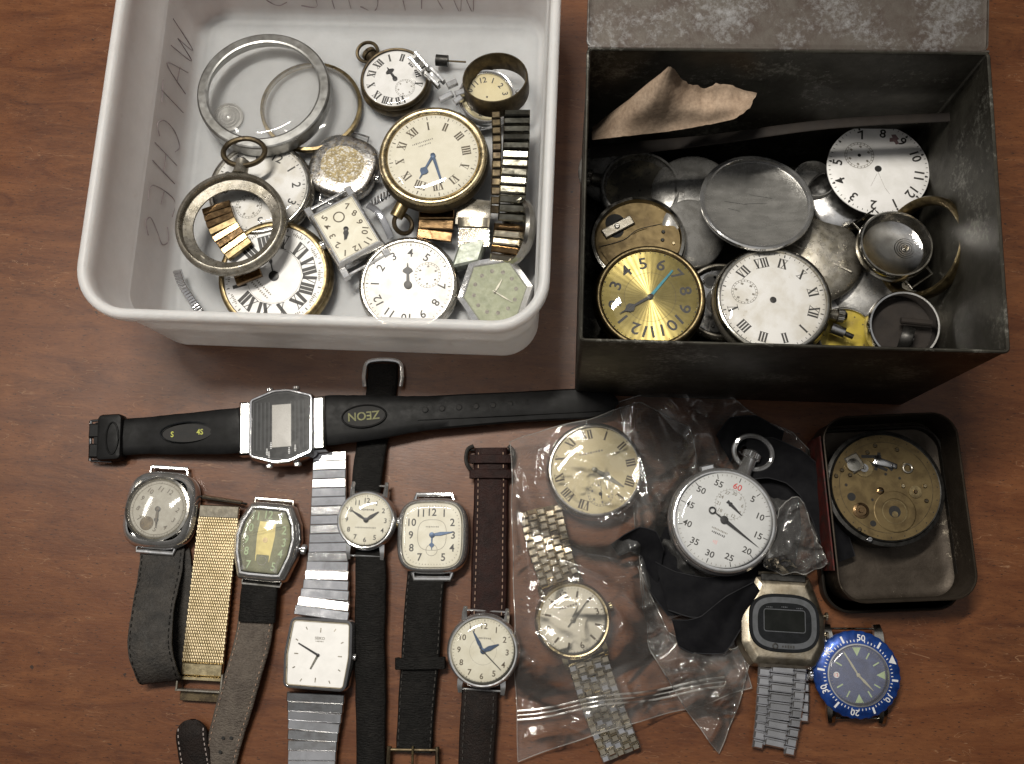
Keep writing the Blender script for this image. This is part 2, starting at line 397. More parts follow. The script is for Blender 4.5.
tin_yellow = pbr('yellow_lacquer', (.5, .38, .05), (.38, .28, .05), .2, .35, .5, 2, c3=(.2, .14, .04), scale3=4, th3=(.6, .8))
lcd = pbr('grey_display', (.15, .138, .115), (.125, .115, .095), 0, .25, .3, 1)
lcd_dark = pbr('dark_display', (.008, .009, .008), (.013, .014, .013), 0, .2, .3, 1, spec=.12)
face_black = pbr('black_face', (.009, .01, .011), (.013, .014, .016), 0, .25, .35, 2, spec=.12)
face_grey = pbr('grey_face_print', (.085, .09, .1), (.065, .07, .075), .1, .35, .45, 3)
line_grey = pbr('grey_face_lines', (.04, .045, .05), None, 0, .5)
rubber = pbr('black_resin', (.005, .005, .005), (.008, .008, .0085), 0, .42, .56, 1.5, spec=.16, bump=.1, bscale=30)
leather_black = pbr('black_leather', (.007, .0065, .006), (.012, .011, .01), 0, .48, .66, 1.2, spec=.16, c3=(.04, .035, .029), scale3=2.6, th3=(.62, .8), bump=1, bdist=.07, bscale=9, fine=.5, bstretch=(.5, 1.8, 1))
leather_grey = pbr('grey_leather', (.05, .043, .036), (.02, .018, .016), 0, .6, .8, 1.1, (.35, .65), bump=1, bdist=.07, bscale=8, fine=.5, c3=(.09, .085, .075), scale3=3, th3=(.6, .8))
leather_taupe = pbr('taupe_leather', (.14, .115, .092), (.095, .075, .06), 0, .62, .75, 1.6, (.35, .65), bump=1, bdist=.1, bscale=6, bdet=3, fine=.45, bstretch=(1, 2.2, 1), c3=(.06, .05, .042), scale3=3, th3=(.58, .75))
leather_brown = pbr('oxblood_leather', (.026, .0085, .0065), (.015, .005, .004), 0, .45, .6, 2, spec=.18, bump=.8, bdist=.05, bscale=14, fine=.5)
leather_dark = pbr('dark_brown_leather', (.019, .013, .011), (.012, .009, .008), 0, .5, .65, 2, spec=.16, bump=.8, bdist=.06, bscale=12, fine=.5)
ribbon_edge = pbr('ribbon_lit_edge', (.02, .02, .023), (.013, .013, .015), 0, .7, spec=.2)  # faint light on the ribbon folds, put into a paler edge colour
thread = pbr('tan_thread', (.3, .2, .14), (.2, .13, .1), 0, .8)
thread_grey = pbr('pale_thread', (.32, .27, .25), None, 0, .8)
ribbon_m = pbr('black_ribbon', (.006, .006, .0075), (.009, .009, .0105), 0, .7, .8, 2, bump=.4, bscale=45, bstretch=(1, 6, 1), spec=.12)
paper_brown = pbr('brown_paper', (.46, .35, .26), (.36, .26, .185), 0, .85, .95, .8, (.3, .7), bump=.5, bdist=.04, bscale=4, bdet=8, fine=.35, spec=.15)
card_dark = pbr('dark_card', (.022, .016, .012), (.014, .01, .008), 0, .75, .85, 1, bump=.3)
ribbed_clear = pbr('ribbed_grey', (.45, .44, .42), (.35, .34, .32), .4, .25, .4, 2)
marker_ink = pbr('marker_ink', (.2, .155, .17), (.42, .36, .37), 0, .6, scale=2.5, th=(.3, .7))
green_tarnish = pbr('verdigris_buckle', (.36, .39, .34), (.27, .29, .24), .6, .4, .6, 3, bump=.3)

def tin_mat(name, base, dark, patch, scale=.35, th=(.58, .7), metal=.55):
    m, t, out = nt(name); b = N(t, 'ShaderNodeBsdfPrincipled'); t.links.new(b.outputs[0], out.inputs[0])
    co = N(t, 'ShaderNodeTexCoord').outputs['Object']
    c = mixc(t, ramp(t, noise_n(t, co, .9, 8, .65, .4), .38, .64), base, dark)
    big = noise_n(t, co, scale, 3, .6, .2); small = noise_n(t, co, 4.2, 10, .78, .3)
    a = N(t, 'ShaderNodeMath', operation='MULTIPLY_ADD'); t.links.new(big, a.inputs[0]); a.inputs[1].default_value = .55
    s = N(t, 'ShaderNodeMath', operation='MULTIPLY'); t.links.new(small, s.inputs[0]); s.inputs[1].default_value = .65; t.links.new(s.outputs[0], a.inputs[2])
    f = ramp(t, a.outputs[0], *th)
    c = mixc(t, f, c, patch); t.links.new(c, b.inputs['Base Color'])
    b.inputs['Metallic'].default_value = metal
    mr = N(t, 'ShaderNodeMapRange'); mr.inputs[3].default_value = .38; mr.inputs[4].default_value = .62
    t.links.new(noise_n(t, co, 2.5, 6, .6), mr.inputs[0]); t.links.new(mr.outputs[0], b.inputs['Roughness'])
    bp = N(t, 'ShaderNodeBump'); bp.inputs['Strength'].default_value = .25; bp.inputs['Distance'].default_value = .04
    t.links.new(noise_n(t, co, 5, 8, .7), bp.inputs['Height']); t.links.new(bp.outputs[0], b.inputs['Normal'])
    return m
tin_body_m = tin_mat('weathered_tinplate', (.05, .047, .037), (.022, .019, .014), (.24, .235, .21), .3, (.64, .77))
tin_lid_m = tin_mat('worn_lid_tinplate', (.07, .059, .049), (.042, .028, .021), (.21, .21, .215), .45, (.6, .8), .4)
tin_small_m = tin_mat('small_tinplate', (.06, .047, .035), (.035, .026, .018), (.3, .26, .2), .5, (.72, .8), .6)
tin_dark_m = tin_mat('dark_tinplate', (.03, .027, .022), (.018, .014, .011), (.09, .07, .05), .5, (.7, .8), .4)
tin_red_m = pbr('red_tin_paint', (.1, .014, .01), (.05, .01, .008), .3, .4, .55, 1.5, c3=(.03, .02, .015), scale3=3, th3=(.5, .65))

def glass_mat(name, haze=.0, ior=1.45, rough=.03, tint=(1, 1, 1), bump=0, bscale=3, gain=1.0):
    """thin clear sheet: transmits straight through and reflects by Fresnel"""
    m, t, out = nt(name)
    tr = N(t, 'ShaderNodeBsdfTransparent'); tr.inputs[0].default_value = (*tint, 1)
    gl = N(t, 'ShaderNodeBsdfGlossy'); gl.inputs['Roughness'].default_value = rough; gl.inputs[0].default_value = (1, 1, 1, 1)
    fr = N(t, 'ShaderNodeFresnel'); fr.inputs['IOR'].default_value = ior
    fac = fr.outputs[0]
    if gain != 1:
        mm = N(t, 'ShaderNodeMath', operation='MULTIPLY', use_clamp=True); mm.inputs[1].default_value = gain; t.links.new(fac, mm.inputs[0]); fac = mm.outputs[0]
    mx = N(t, 'ShaderNodeMixShader'); t.links.new(fac, mx.inputs[0]); t.links.new(tr.outputs[0], mx.inputs[1]); t.links.new(gl.outputs[0], mx.inputs[2])
    sh = mx.outputs[0]
    co = N(t, 'ShaderNodeTexCoord').outputs['Object']
    if haze:
        df = N(t, 'ShaderNodeBsdfDiffuse'); df.inputs[0].default_value = (.75, .74, .72, 1)
        m2 = N(t, 'ShaderNodeMixShader'); mr = N(t, 'ShaderNodeMapRange'); mr.inputs[3].default_value = haze*.4; mr.inputs[4].default_value = haze*1.8
        t.links.new(noise_n(t, co, .8, 5, .6), mr.inputs[0]); t.links.new(mr.outputs[0], m2.inputs[0])
        t.links.new(sh, m2.inputs[1]); t.links.new(df.outputs[0], m2.inputs[2]); sh = m2.outputs[0]
    if bump:
        bp = N(t, 'ShaderNodeBump'); bp.inputs['Strength'].default_value = bump; bp.inputs['Distance'].default_value = .1
        t.links.new(noise_n(t, co, bscale, 5, .6, .6), bp.inputs['Height']); t.links.new(bp.outputs[0], gl.inputs['Normal']); t.links.new(bp.outputs[0], fr.inputs['Normal'])
    t.links.new(sh, out.inputs[0]); return m
glass = glass_mat('watch_glass', .012, 1.4)
glass_hazy = glass_mat('scuffed_glass', .1, 1.5, .06)
bag_m = glass_mat('polythene', .055, 1.5, .05, (.97, .96, .95), .25, 1.8, 1.3)
bag_thick_m = glass_mat('crumpled_polythene', .07, 1.5, .06, (.94, .93, .91), .35, 1.8, 1.6)
glass_dusty = glass_mat('dusty_glass', .1, 1.45, .1)
ring_steel = pbr('dull_steel_ring', (.36, .36, .35), (.27, .265, .25), 1, .3, .46, 1.5, bump=.1)

def tub_mat():
    m, t, out = nt('translucent_white_plastic'); co = N(t, 'ShaderNodeTexCoord').outputs['Object']
    b = N(t, 'ShaderNodeBsdfPrincipled'); t.links.new(b.outputs[0], out.inputs[0])
    cc = mixc(t, noise_n(t, co, .5, 6, .6), (.88, .88, .885), (.81, .8, .8)); cc = mixc(t, ramp(t, noise_n(t, co, 1.1, 9, .75, .5), .6, .8, (0, 0, 0, 1), (.5, .5, .5, 1)), cc, (.58, .53, .48))
    t.links.new(cc, b.inputs['Base Color'])
    b.inputs['Subsurface Weight'].default_value = 1; b.inputs['Subsurface Radius'].default_value = (1, .93, .88); b.inputs['Subsurface Scale'].default_value = .9
    b.inputs['Roughness'].default_value = .42; b.inputs['Specular IOR Level'].default_value = .4
    bp = N(t, 'ShaderNodeBump'); bp.inputs['Strength'].default_value = .15; bp.inputs['Distance'].default_value = .05
    t.links.new(noise_n(t, co, 3, 6, .6), bp.inputs['Height']); t.links.new(bp.outputs[0], b.inputs['Normal'])
    tr = N(t, 'ShaderNodeBsdfTransparent'); tr.inputs[0].default_value = (.93, .9, .88, 1); mx = N(t, 'ShaderNodeMixShader')
    mr = N(t, 'ShaderNodeMapRange'); mr.inputs[3].default_value = .22; mr.inputs[4].default_value = .42; t.links.new(noise_n(t, co, .6, 7, .65), mr.inputs[0]); t.links.new(mr.outputs[0], mx.inputs[0])
    t.links.new(b.outputs[0], mx.inputs[1]); t.links.new(tr.outputs[0], mx.inputs[2]); t.links.new(mx.outputs[0], out.inputs[0]); return m
tub_m = tub_mat()

def wood_mat():
    m, t, out = nt('varnished_wood'); b = N(t, 'ShaderNodeBsdfPrincipled'); t.links.new(b.outputs[0], out.inputs[0])
    co = N(t, 'ShaderNodeTexCoord').outputs['Object']
    mp = N(t, 'ShaderNodeMapping'); mp.inputs['Rotation'].default_value = (0, 0, R_(4)); t.links.new(co, mp.inputs['Vector']); co = mp.outputs['Vector']
    wide = noise_n(t, co, .13, 6, .6, 1.2, (.5, 1.3, 1)); grain = noise_n(t, co, .8, 9, .72, .9, (.28, 1.2, 1)); fine = noise_n(t, co, 8, 5, .65, .2, (.3, 1.3, 1)); pore = noise_n(t, co, 10, 3, .6, 0, (.35, 1.3, 1))
    c = mixc(t, ramp(t, wide, .3, .7), (.128, .0395, .0112), (.056, .0155, .0046))
    c = mixc(t, ramp(t, grain, .36, .66), c, (.172, .063, .0205))
    s = mixc(t, ramp(t, fine, .3, .75), (.62, .6, .58), (1.18, 1.16, 1.14))
    mm = N(t, 'ShaderNodeMix', data_type='RGBA', blend_type='MULTIPLY'); mm.inputs[0].default_value = .5; t.links.new(c, mm.inputs[6]); t.links.new(s, mm.inputs[7]); c = mm.outputs[2]
    c = mixc(t, ramp(t, pore, .6, .7), c, (.022, .009, .005))
    # small dark specks and pale scratches in the varnish
    c = mixc(t, ramp(t, noise_n(t, co, 1.6, 2, .5), .745, .77), c, (.035, .017, .01))
    sc = noise_n(t, co, 1.1, 2, .5, 1.8, (.22, 1.4, 1)); a = N(t, 'ShaderNodeMath', operation='SUBTRACT'); a.inputs[1].default_value = .5; t.links.new(sc, a.inputs[0])
    ab = N(t, 'ShaderNodeMath', operation='ABSOLUTE'); t.links.new(a.outputs[0], ab.inputs[0]); line = ramp(t, ab.outputs[0], .0, .005, (1, 1, 1, 1), (0, 0, 0, 1))
    ms = N(t, 'ShaderNodeMath', operation='MULTIPLY'); t.links.new(line, ms.inputs[0]); t.links.new(ramp(t, noise_n(t, co, .5, 2), .45, .62, (0, 0, 0, 1), (.6, .6, .6, 1)), ms.inputs[1])
    c = mixc(t, ms.outputs[0], c, (.38, .22, .12))
    t.links.new(c, b.inputs['Base Color'])
    b.inputs['Specular IOR Level'].default_value = .3; b.inputs['Coat Weight'].default_value = .16; b.inputs['Coat Roughness'].default_value = .3
    mr = N(t, 'ShaderNodeMapRange'); mr.inputs[3].default_value = .3; mr.inputs[4].default_value = .55
    t.links.new(noise_n(t, co, .5, 6, .65, .3), mr.inputs[0]); t.links.new(mr.outputs[0], b.inputs['Roughness'])
    bp = N(t, 'ShaderNodeBump'); bp.inputs['Strength'].default_value = .22; bp.inputs['Distance'].default_value = .03
    t.links.new(fine, bp.inputs['Height']); t.links.new(bp.outputs[0], b.inputs['Normal'])
    return m
wood_m = wood_mat()

# ------------------------------------------------------------------ world and lamps
w = bpy.data.worlds.new('World'); scn.world = w; w.use_nodes = True; t = w.node_tree; t.nodes.clear()
wo = t.nodes.new('ShaderNodeOutputWorld'); bg = t.nodes.new('ShaderNodeBackground'); t.links.new(bg.outputs[0], wo.inputs[0])
tc = t.nodes.new('ShaderNodeTexCoord'); sx = t.nodes.new('ShaderNodeSeparateXYZ'); t.links.new(tc.outputs['Generated'], sx.inputs[0])
wr = t.nodes.new('ShaderNodeValToRGB'); e = wr.color_ramp.elements
e[0].position = .0; e[0].color = (.02, .015, .012, 1); e[1].position = 1; e[1].color = (1.1, 1.08, 1.06, 1)
k = e.new(.3); k.color = (.06, .055, .05, 1); k = e.new(.6); k.color = (.15, .14, .135, 1); k = e.new(.82); k.color = (.34, .335, .33, 1); k = e.new(.92); k.color = (1.0, .99, .97, 1)
t.links.new(sx.outputs[2], wr.inputs[0])
dv = t.nodes.new('ShaderNodeVectorMath'); dv.operation = 'DOT_PRODUCT'; dv.inputs[1].default_value = (-.45, .88, .1); t.links.new(tc.outputs['Generated'], dv.inputs[0])
dm = t.nodes.new('ShaderNodeMapRange'); dm.inputs[1].default_value = -.7; dm.inputs[2].default_value = .8; dm.inputs[3].default_value = .3; dm.inputs[4].default_value = 2.2; t.links.new(dv.outputs['Value'], dm.inputs[0])
wv_ = t.nodes.new('ShaderNodeVectorMath'); wv_.operation = 'SCALE'; t.links.new(wr.outputs[0], wv_.inputs[0]); t.links.new(dm.outputs[0], wv_.inputs['Scale']); t.links.new(wv_.outputs[0], bg.inputs[0]); bg.inputs[1].default_value = WORLD_K = .32
def lamp(name, loc, target, sx_, sy_, power, col):
    d = bpy.data.lights.new(name, 'AREA'); d.shape = 'RECTANGLE'; d.size = sx_; d.size_y = sy_; d.energy = power; d.color = col
    o = bpy.data.objects.new(name, d); C.objects.link(o); o.location = loc
    o.rotation_euler = (Vector(target)-Vector(loc)).to_track_quat('-Z', 'Y').to_euler(); return o
lamp('ceiling_tube_lamp', (-24, 42, 112), (-2, 8, 0), 46, 5, 122000, (1, .945, .85))
lamp('ceiling_panel_lamp', (-72, 26, 92), (-6, 6, 0), 26, 6, 13000, (1, .95, .87))
scn.view_settings.view_transform = 'Standard'; scn.view_settings.look = 'None'; scn.view_settings.exposure = 0.08; scn.view_settings.gamma = 1
scn.cycles.max_bounces = 10; scn.cycles.transparent_max_bounces = 24; scn.cycles.caustics_reflective = False; scn.cycles.caustics_refractive = False
scn.cycles.use_denoising = True
# ------------------------------------------------------------------ builders shared by the watches
ZI = .004                                         # print lies this far above its dial
def dial_marks(mb, R, z, inkm, kind='roman', nr=.77, ns=.2, ticks='rail', upright=False, sub=None, skip=(), only=None, sx=1.0, bold=1.0, subm=None, face=None, rot=0):
    for h in range(12):
        if h in skip or (only and h not in only): continue
        a = h*30+rot; x, y = pol(R*nr, a); s = 12 if h == 0 else h
        if kind == 'roman': roman(mb, ROMAN[h], R*ns, x, y, z+ZI, a, inkm, bold)
        elif kind == 'arabic': text(mb, str(s), R*ns*.8, x, y, z+ZI, rot if upright else a, inkm, sx)
        elif kind == 'baton':
            x0, y0 = pol(R*(nr-ns/2), a); x1, y1 = pol(R*(nr+ns/2), a); bar(mb, x0, y0, x1, y1, R*.05*bold, R*.05*bold, z+ZI, inkm)
        elif kind == 'dot': disc(mb, R*.06*bold, z+ZI, inkm, x, y, 12)
    if ticks:
        r1 = .97
        for k in range(60):
            a = k*6+rot; big = k % 5 == 0; x0, y0 = pol(R*(r1-(.06 if big else .04)), a); x1, y1 = pol(R*r1, a)
            bar(mb, x0, y0, x1, y1, R*(.022 if big else .01), R*(.022 if big else .01), z+ZI, inkm)
        if ticks == 'rail':
            ring_flat(mb, R*.965, R*.975, z+ZI*1.3, inkm, n=56); ring_flat(mb, R*.915, R*.922, z+ZI*1.3, inkm, n=56)
        if ticks == 'dots':
            for k in range(12): x, y = pol(R*.93, k*30+rot); disc(mb, R*.022, z+ZI, inkm, x, y, 8)
    if sub:
        a, d, r = sub; x, y = pol(R*d, a)
        if face: disc(mb, R*r*1.04, z+ZI*.5, face, x, y, 32)
        ring_flat(mb, R*r*.97, R*r, z+ZI, subm or inkm, x, y, 36); ring_flat(mb, R*r*.83, R*r*.85, z+ZI, subm or inkm, x, y, 36)
        for k in range(24):
            q = k*15; x0, y0 = pol(R*r*.85, q); x1, y1 = pol(R*r*(.97 if k % 2 else 1), q); w_ = R*.013
            bar(mb, x+x0, y+y0, x+x1, y+y1, w_, w_, z+ZI, subm or inkm)
        for k in range(6): x0, y0 = pol(R*r*.68, k*60); bar(mb, x+x0-R*.02, y+y0, x+x0+R*.02, y+y0, R*.05, R*.05, z+ZI, subm or inkm)
        return x, y
def marks_line(mb, x, y, w, h, z, rot, mat, n=7):
    """a row of print too small to read"""
    c, s = math.cos(R_(-rot)), math.sin(R_(-rot))
    for i in range(n):
        u = -w/2+w*(i+.5)/n; hh = h*(.6+.4*((i*37) % 5)/4)
        p = (x+u*c, y+u*s); bar(mb, p[0]-s*-hh/2*1, p[1]-c*hh/2, p[0]+s*-hh/2, p[1]+c*hh/2, w/n*.55, w/n*.55, z, mat)
def crystal(root, R, z, rise, mat=None, ol=None):
    mb = MB()
    if ol is None: lathe(mb, [(R, z)]+[(R*math.cos(R_(a)), z+rise*math.sin(R_(a))) for a in (15, 35, 55, 72, 84)]+[(R*.02, z+rise)], mat or glass, 56, False, True)
    else:
        loft(mb, ol, [(0, z), (-.05, z+rise*.6), (-.14, z+rise*.9), (-.3, z+rise)], mat or glass, False, True)
    return mb.build('crystal', root, ang=60)
def round_case(root, R, T, m, mb_=None, rim=.12, face_r=.86, deep=True, name='case'):
    """T: height of the dial; the bezel rises a little above it"""
    mb = MB()
    lathe(mb, [(R*.5, 0), (R*.82, .01), (R*.95, T*.25), (R, T*.55), (R*.985, T*.8), (R*.95, T*.9), (R*(face_r+.02), T*.9)], m, 64, True)
    o = mb.build(name, root, ang=50)
    mb = MB(); b = R*face_r
    lathe(mb, [(R*.955, T*.88), (R*.97, T*.97), (R*.95, T+.09), (R*.915, T+.15), (R*.88, T+.14), (b, T+.07), (b*.985, T-.01)], mb_ or m, 64)
    mb.build('bezel', root, ang=50); return o
def pendant_bow(root, R, z, m, ang=0, bow=.26, ln=.22, wd=.1, bow_tilt=0, crown=None, bowm=None):
    """stem, crown and bow at the edge of a pocket watch, in direction ang"""
    A = Matrix.Rotation(R_(-ang), 4, 'Z') @ Matrix.Translation((0, R*.97, z)) @ Matrix.Rotation(R_(-90), 4, 'X')
    mb = MB(); L = R*ln
    lathe(mb, [(R*wd*1.2, 0), (R*wd, L*.3), (R*wd, L), (R*wd*.8, L)], m, 24, True, True, M=A); mb.build('pendant', root)
    if crown is not False:
        mb = MB(); n = 48; c0 = R*wd*1.25
        skin(mb, [[(r*(1+(.06 if i % 2 else 0))*math.cos(2*math.pi*i/n), r*(1+(.06 if i % 2 else 0))*math.sin(2*math.pi*i/n), zz) for i in range(n)] for r, zz in ((c0*.7, L), (c0, L*1.1), (c0, L*1.1+R*.1), (c0*.6, L*1.1+R*.15))], crown or m, True, True, M=A); mb.build('crown', root)
    if bow:
        B = Matrix.Rotation(R_(-ang), 4, 'Z') @ Matrix.Translation((0, R*.97+L*.6+R*bow*.8, z)) @ Matrix.Rotation(R_(bow_tilt), 4, 'X')
        mb = MB(); torus(mb, R*bow, R*.05, bowm or m, M=B, ry=R*bow*.85); mb.build('bow', root)
def crown_side(root, x, y, z, r, ang, m, ln=.22):
    A = Matrix.Translation((x, y, z)) @ Matrix.Rotation(R_(-ang), 4, 'Z') @ Matrix.Rotation(R_(-90), 4, 'X')
    mb = MB(); n = 36
    lathe(mb, [(r*.4, -.08), (r*.4, 0)], m, 12, M=A)
    skin(mb, [[(q*(1+(.07 if i % 2 else 0))*math.cos(2*math.pi*i/n), q*(1+(.07 if i % 2 else 0))*math.sin(2*math.pi*i/n), zz) for i in range(n)] for q, zz in ((r*.8, 0), (r, ln*.2), (r, ln*.8), (r*.7, ln))], m, True, True, M=A)
    return mb.build('crown', root)
def lugs(root, R, z, half, m, reach=.32, wd=.2, th=.28, both=(1, -1), bars=(1, -1), spread=1.0):
    """four lugs, one mesh each, and spring bars"""
    for sy in both:
        for sx_ in (-1, 1):
            mb = MB(); y0 = math.sqrt(max(.01, R*R-half*half))*.9
            pts = [(sx_*half*.98, y0, z+.06), (sx_*half*1.02*spread, y0+reach*.55, z), (sx_*half*spread, y0+reach, z-.12)]
            pts = [Vector((a, sy*b, c)) for a, b, c in pts]
            strap(mb, pts, [wd*1.3, wd, wd*.8], [th, th*.9, th*.6], m, 6, side0=(1, 0, 0)); mb.build('lug', root)
        if sy in bars:
            mb = MB(); y = sy*(y0+reach*.8); tube(mb, [(-half*spread, y, z-.08), (half*spread, y, z-.08)], .05, m); mb.build('spring_bar', root)
def plain_dial(root, R, z, face, fn=None, hole=True, name='dial', ol=None):
    mb = MB()
    if ol: flat(mb, ol, z, face)
    else: lathe(mb, [(R, z-.03), (R, z), (R*.5, z+.0005), (R*.02, z+.001)], face, 56, False, True)
    if fn: fn(mb)
    if hole: disc(mb, R*.03+.012, z+ZI*2, black_hole, n=16)
    return mb.build(name, root, recalc=False)

# ------------------------------------------------------------------ the table
mb = MB(); mb.add([(-160, -120, 0), (160, -120, 0), (160, 160, 0), (-160, 160, 0), (-160, -120, -3), (160, -120, -3), (160, 160, -3), (-160, 160, -3)], [(0, 1, 2, 3), (4, 7, 6, 5), (0, 4, 5, 1), (1, 5, 6, 2), (2, 6, 7, 3), (3, 7, 4, 0)], wood_m)
tbl = mb.build('table_top', ang=30); props(tbl, None, None, None, 'structure')

# ------------------------------------------------------------------ the plastic tub
TH = 7.7; KT = TH/7.0; TROT = -2.4
def un(p, a): c, s = math.cos(R_(-a)), math.sin(R_(-a)); return Vector((p.x*c-p.y*s, p.x*s+p.y*c, p.z))
L_, Rr_, Fr_, Bk_ = un(P(85, 200, TH), TROT), un(P(553, 200, TH), TROT), un(P(315, 327, TH-.5), TROT), un(P(330, 20, .3), TROT)
tw = Rr_.x-L_.x; ty0, ty1 = Fr_.y, Bk_.y+1.3; td = ty1-ty0
tc_l = Vector(((L_.x+Rr_.x)/2, (ty0+ty1)/2, 0)); tcw = un(tc_l, -TROT)
tub = bpy.data.objects.new('plastic_tub', None); C.objects.link(tub); tub.location = tcw; tub.rotation_euler = (0, 0, R_(TROT))
props(tub, 'large translucent white plastic tub with handwriting on its walls, full of old watches', 'tub')
mb = MB()
loftp(mb, rect(tw, td), 2.4, [(d, z*KT) for d, z in [(-1.2, .0), (-.78, .06), (-.62, .35), (-.5, 3.2), (-.34, 6.25), (-.3, 6.32), (-.03, 6.36), (.0, 6.45), (.0, 6.85), (-.05, 6.95), (-.15, 7.0), (-.32, 7.0), (-.42, 6.94), (-.47, 6.8), (-.52, 6.2), (-.68, 3.75), (-.77, 3.66), (-.88, .75), (-1.0, .4), (-1.3, .2), (-1.65, .17)]], tub_m, True, True, n=12)
mb.build('body', tub, ang=40)
# handwriting in grey marker on the left and the far wall, seen from inside
def scribble(strokes, place, r=.026):
    jx, jy, sl = random.uniform(-.06, .06), random.uniform(-.09, .09), random.uniform(-.1, .16)
    strokes = [[(u+jx+sl*v+random.uniform(-.04, .04), v*random.uniform(.94, 1.08)+jy) for u, v in st] for st in strokes]
    for st in strokes:
        pts = catmull([place(*q) for q in st], 6) if len(st) > 2 else [place(*q) for q in st]
        tube(mb_ink, pts, [r*(1+.55*noise.noise(Vector((p.x*2, p.y*2, p.z*2)))) for p in pts], marker_ink, 5)
LET = {'W': [[(0, 1), (.22, 0), (.45, .75)], [(.45, .75), (.7, 0), (.95, 1)]], 'A': [[(0, 0), (.42, 1), (.85, 0)], [(.15, .4), (.72, .4)]], 'T': [[(0, 1), (.85, 1)], [(.42, 1), (.4, 0)]],
       'C': [[(.8, .85), (.5, 1), (.1, .7), (.08, .3), (.4, 0), (.8, .15)]], 'H': [[(.05, 1), (0, 0)], [(.75, 1), (.72, 0)], [(.02, .5), (.74, .52)]], 'E': [[(.7, 1), (.05, .98), (0, .02), (.7, 0)], [(.03, .5), (.55, .52)]],
       'S': [[(.75, .9), (.4, 1), (.1, .8), (.4, .52), (.72, .25), (.4, 0), (.0, .12)]]}
mb_ink = MB()
def wall_d(z):
    z = z/KT; return -.52-(6.2-z)*.065 if z > 3.7 else -.77-(3.66-z)*.038
def left_place(u, v, i, adv, z0, h):
    z = z0+v*h; y = td/2-3.3-(i*adv+u*adv*.8); return Vector((-tw/2-wall_d(z)+.02, y, z))
for i, ch in enumerate('WATCHES'):
    scribble(LET[ch], lambda u, v, i=i: left_place(u, v, i, 1.76, 1.0, 2.5))
mb_ink.build('handwriting', tub); mb_ink = MB()
def back_place(u, v, i, adv, z0, h):
    z = z0+v*h; x = 5.7-(i*adv+u*adv*.8); return Vector((x, td/2+wall_d(z)-.02, z))
for i, ch in enumerate('WATCHES'):
    scribble(LET[ch], lambda u, v, i=i: back_place(u, v, i, 1.7, .75, 2.4))
mb_ink.build('handwriting', tub)

# ------------------------------------------------------------------ the tin box
BH = 10.9
fl, fr_, br, bl = P(580, 340, BH), P(1006, 353, BH), P(991, 53, BH), P(588, 49, BH)
bc = (fl+fr_+br+bl)/4; bc.z = 0; bx = ((fr_+br)-(fl+bl)); bang = math.atan2(bx.y, bx.x); bw = bx.length/2; bd = ((bl+br)-(fl+fr_)).length/2
tin = bpy.data.objects.new('tin_box', None); C.objects.link(tin); tin.location = bc; tin.rotation_euler = (0, 0, bang)
props(tin, 'big dark weathered tin box with its lid swung open, full of watch cases and dials', 'tin box')
mb = MB(); ol = rrect(bw, bd, .18, 3)
loft(mb, ol, [(-.25, 0), (-.02, 0), (0, .04), (0, BH-.12), (-.06, BH-.02), (-.06, .12), (-.3, .1)], tin_body_m, True, True)
mb.build('body', tin)
mb = MB(); pts = [(x, y, BH) for x, y in offs(ol, -.02)]; tube(mb, pts, .075, tin_body_m, 8, True); mb.build('rolled_rim', tin)
# lid: leans back from the hinge
HM = Matrix.Translation((0, bd/2+.06, BH-.02)) @ Matrix.Rotation(R_(10), 4, 'X')
lw, ll = bw, bd*.8
mb = MB(); lol = rrect(lw, ll, .25, 3)
LM = HM @ Matrix.Translation((-.05, ll/2, 0))
loft(mb, lol, [(-.2, -.02), (0, -.02), (.02, 0), (0, .12), (-.05, .12), (-.06, .05), (-.2, .03)], tin_lid_m, True, True, M=LM)
lid = mb.build('lid', tin)
mb = MB(); tube(mb, [(-bw/2, bd/2+.05, BH+.02), (bw/2, bd/2+.05, BH+.02)], .07, tin_lid_m, 10); mb.build('hinge', tin)
# ------------------------------------------------------------------ the small open tin
SH = 2.6
a, b, c_, d_ = P(834, 590, SH), P(972, 582, SH), P(952, 408, SH), P(826, 432, SH)
sc_ = P(899, 506, SH); sang = R_(2.5)
st = bpy.data.objects.new('small_tin', None); C.objects.link(st); st.location = (sc_.x, sc_.y, 0); st.rotation_euler = (0, 0, sang)
props(st, 'small open rounded tin holding a brass watch movement, beside the black ribbon', 'tin')
k_ = pc(899, 506, SH); sw_, sl_ = 138*k_, 190*k_
mb = MB(); sol = rrect(sw_, sl_, 1.15, 8)
loft(mb, sol, [(-.5, .12), (-.16, .15), (-.06, .3), (-.04, SH-.1), (0, SH-.04), (0, SH), (-.05, SH+.03), (-.09, SH-.02), (-.12, .42), (-.3, .3), (-.7, .27)], tin_small_m, True, True)
mb.build('body', st)
mb = MB(); loft(mb, offs(sol, .1), [(-.3, 0), (-.05, 0), (0, .05), (0, .75), (-.05, .8), (-.12, .75), (-.14, .1)], tin_dark_m, True, False, M=Matrix.Translation((-.1, -.4, 0)))
mb.build('lid', st)
mb = MB(); obox(mb, (-sw_/2-.12, .3, SH*.5+.2), (.03, 0, 0), (0, sl_*.36, 0), (0, 0, SH*.42), 0, tin_red_m); mb.build('red_side', st)
# ================================================================== inside the plastic tub
GT = 'old watches and parts heaped in the plastic tub'
def rad(px_r, px, py, z): return px_r*pc(px, py, z)

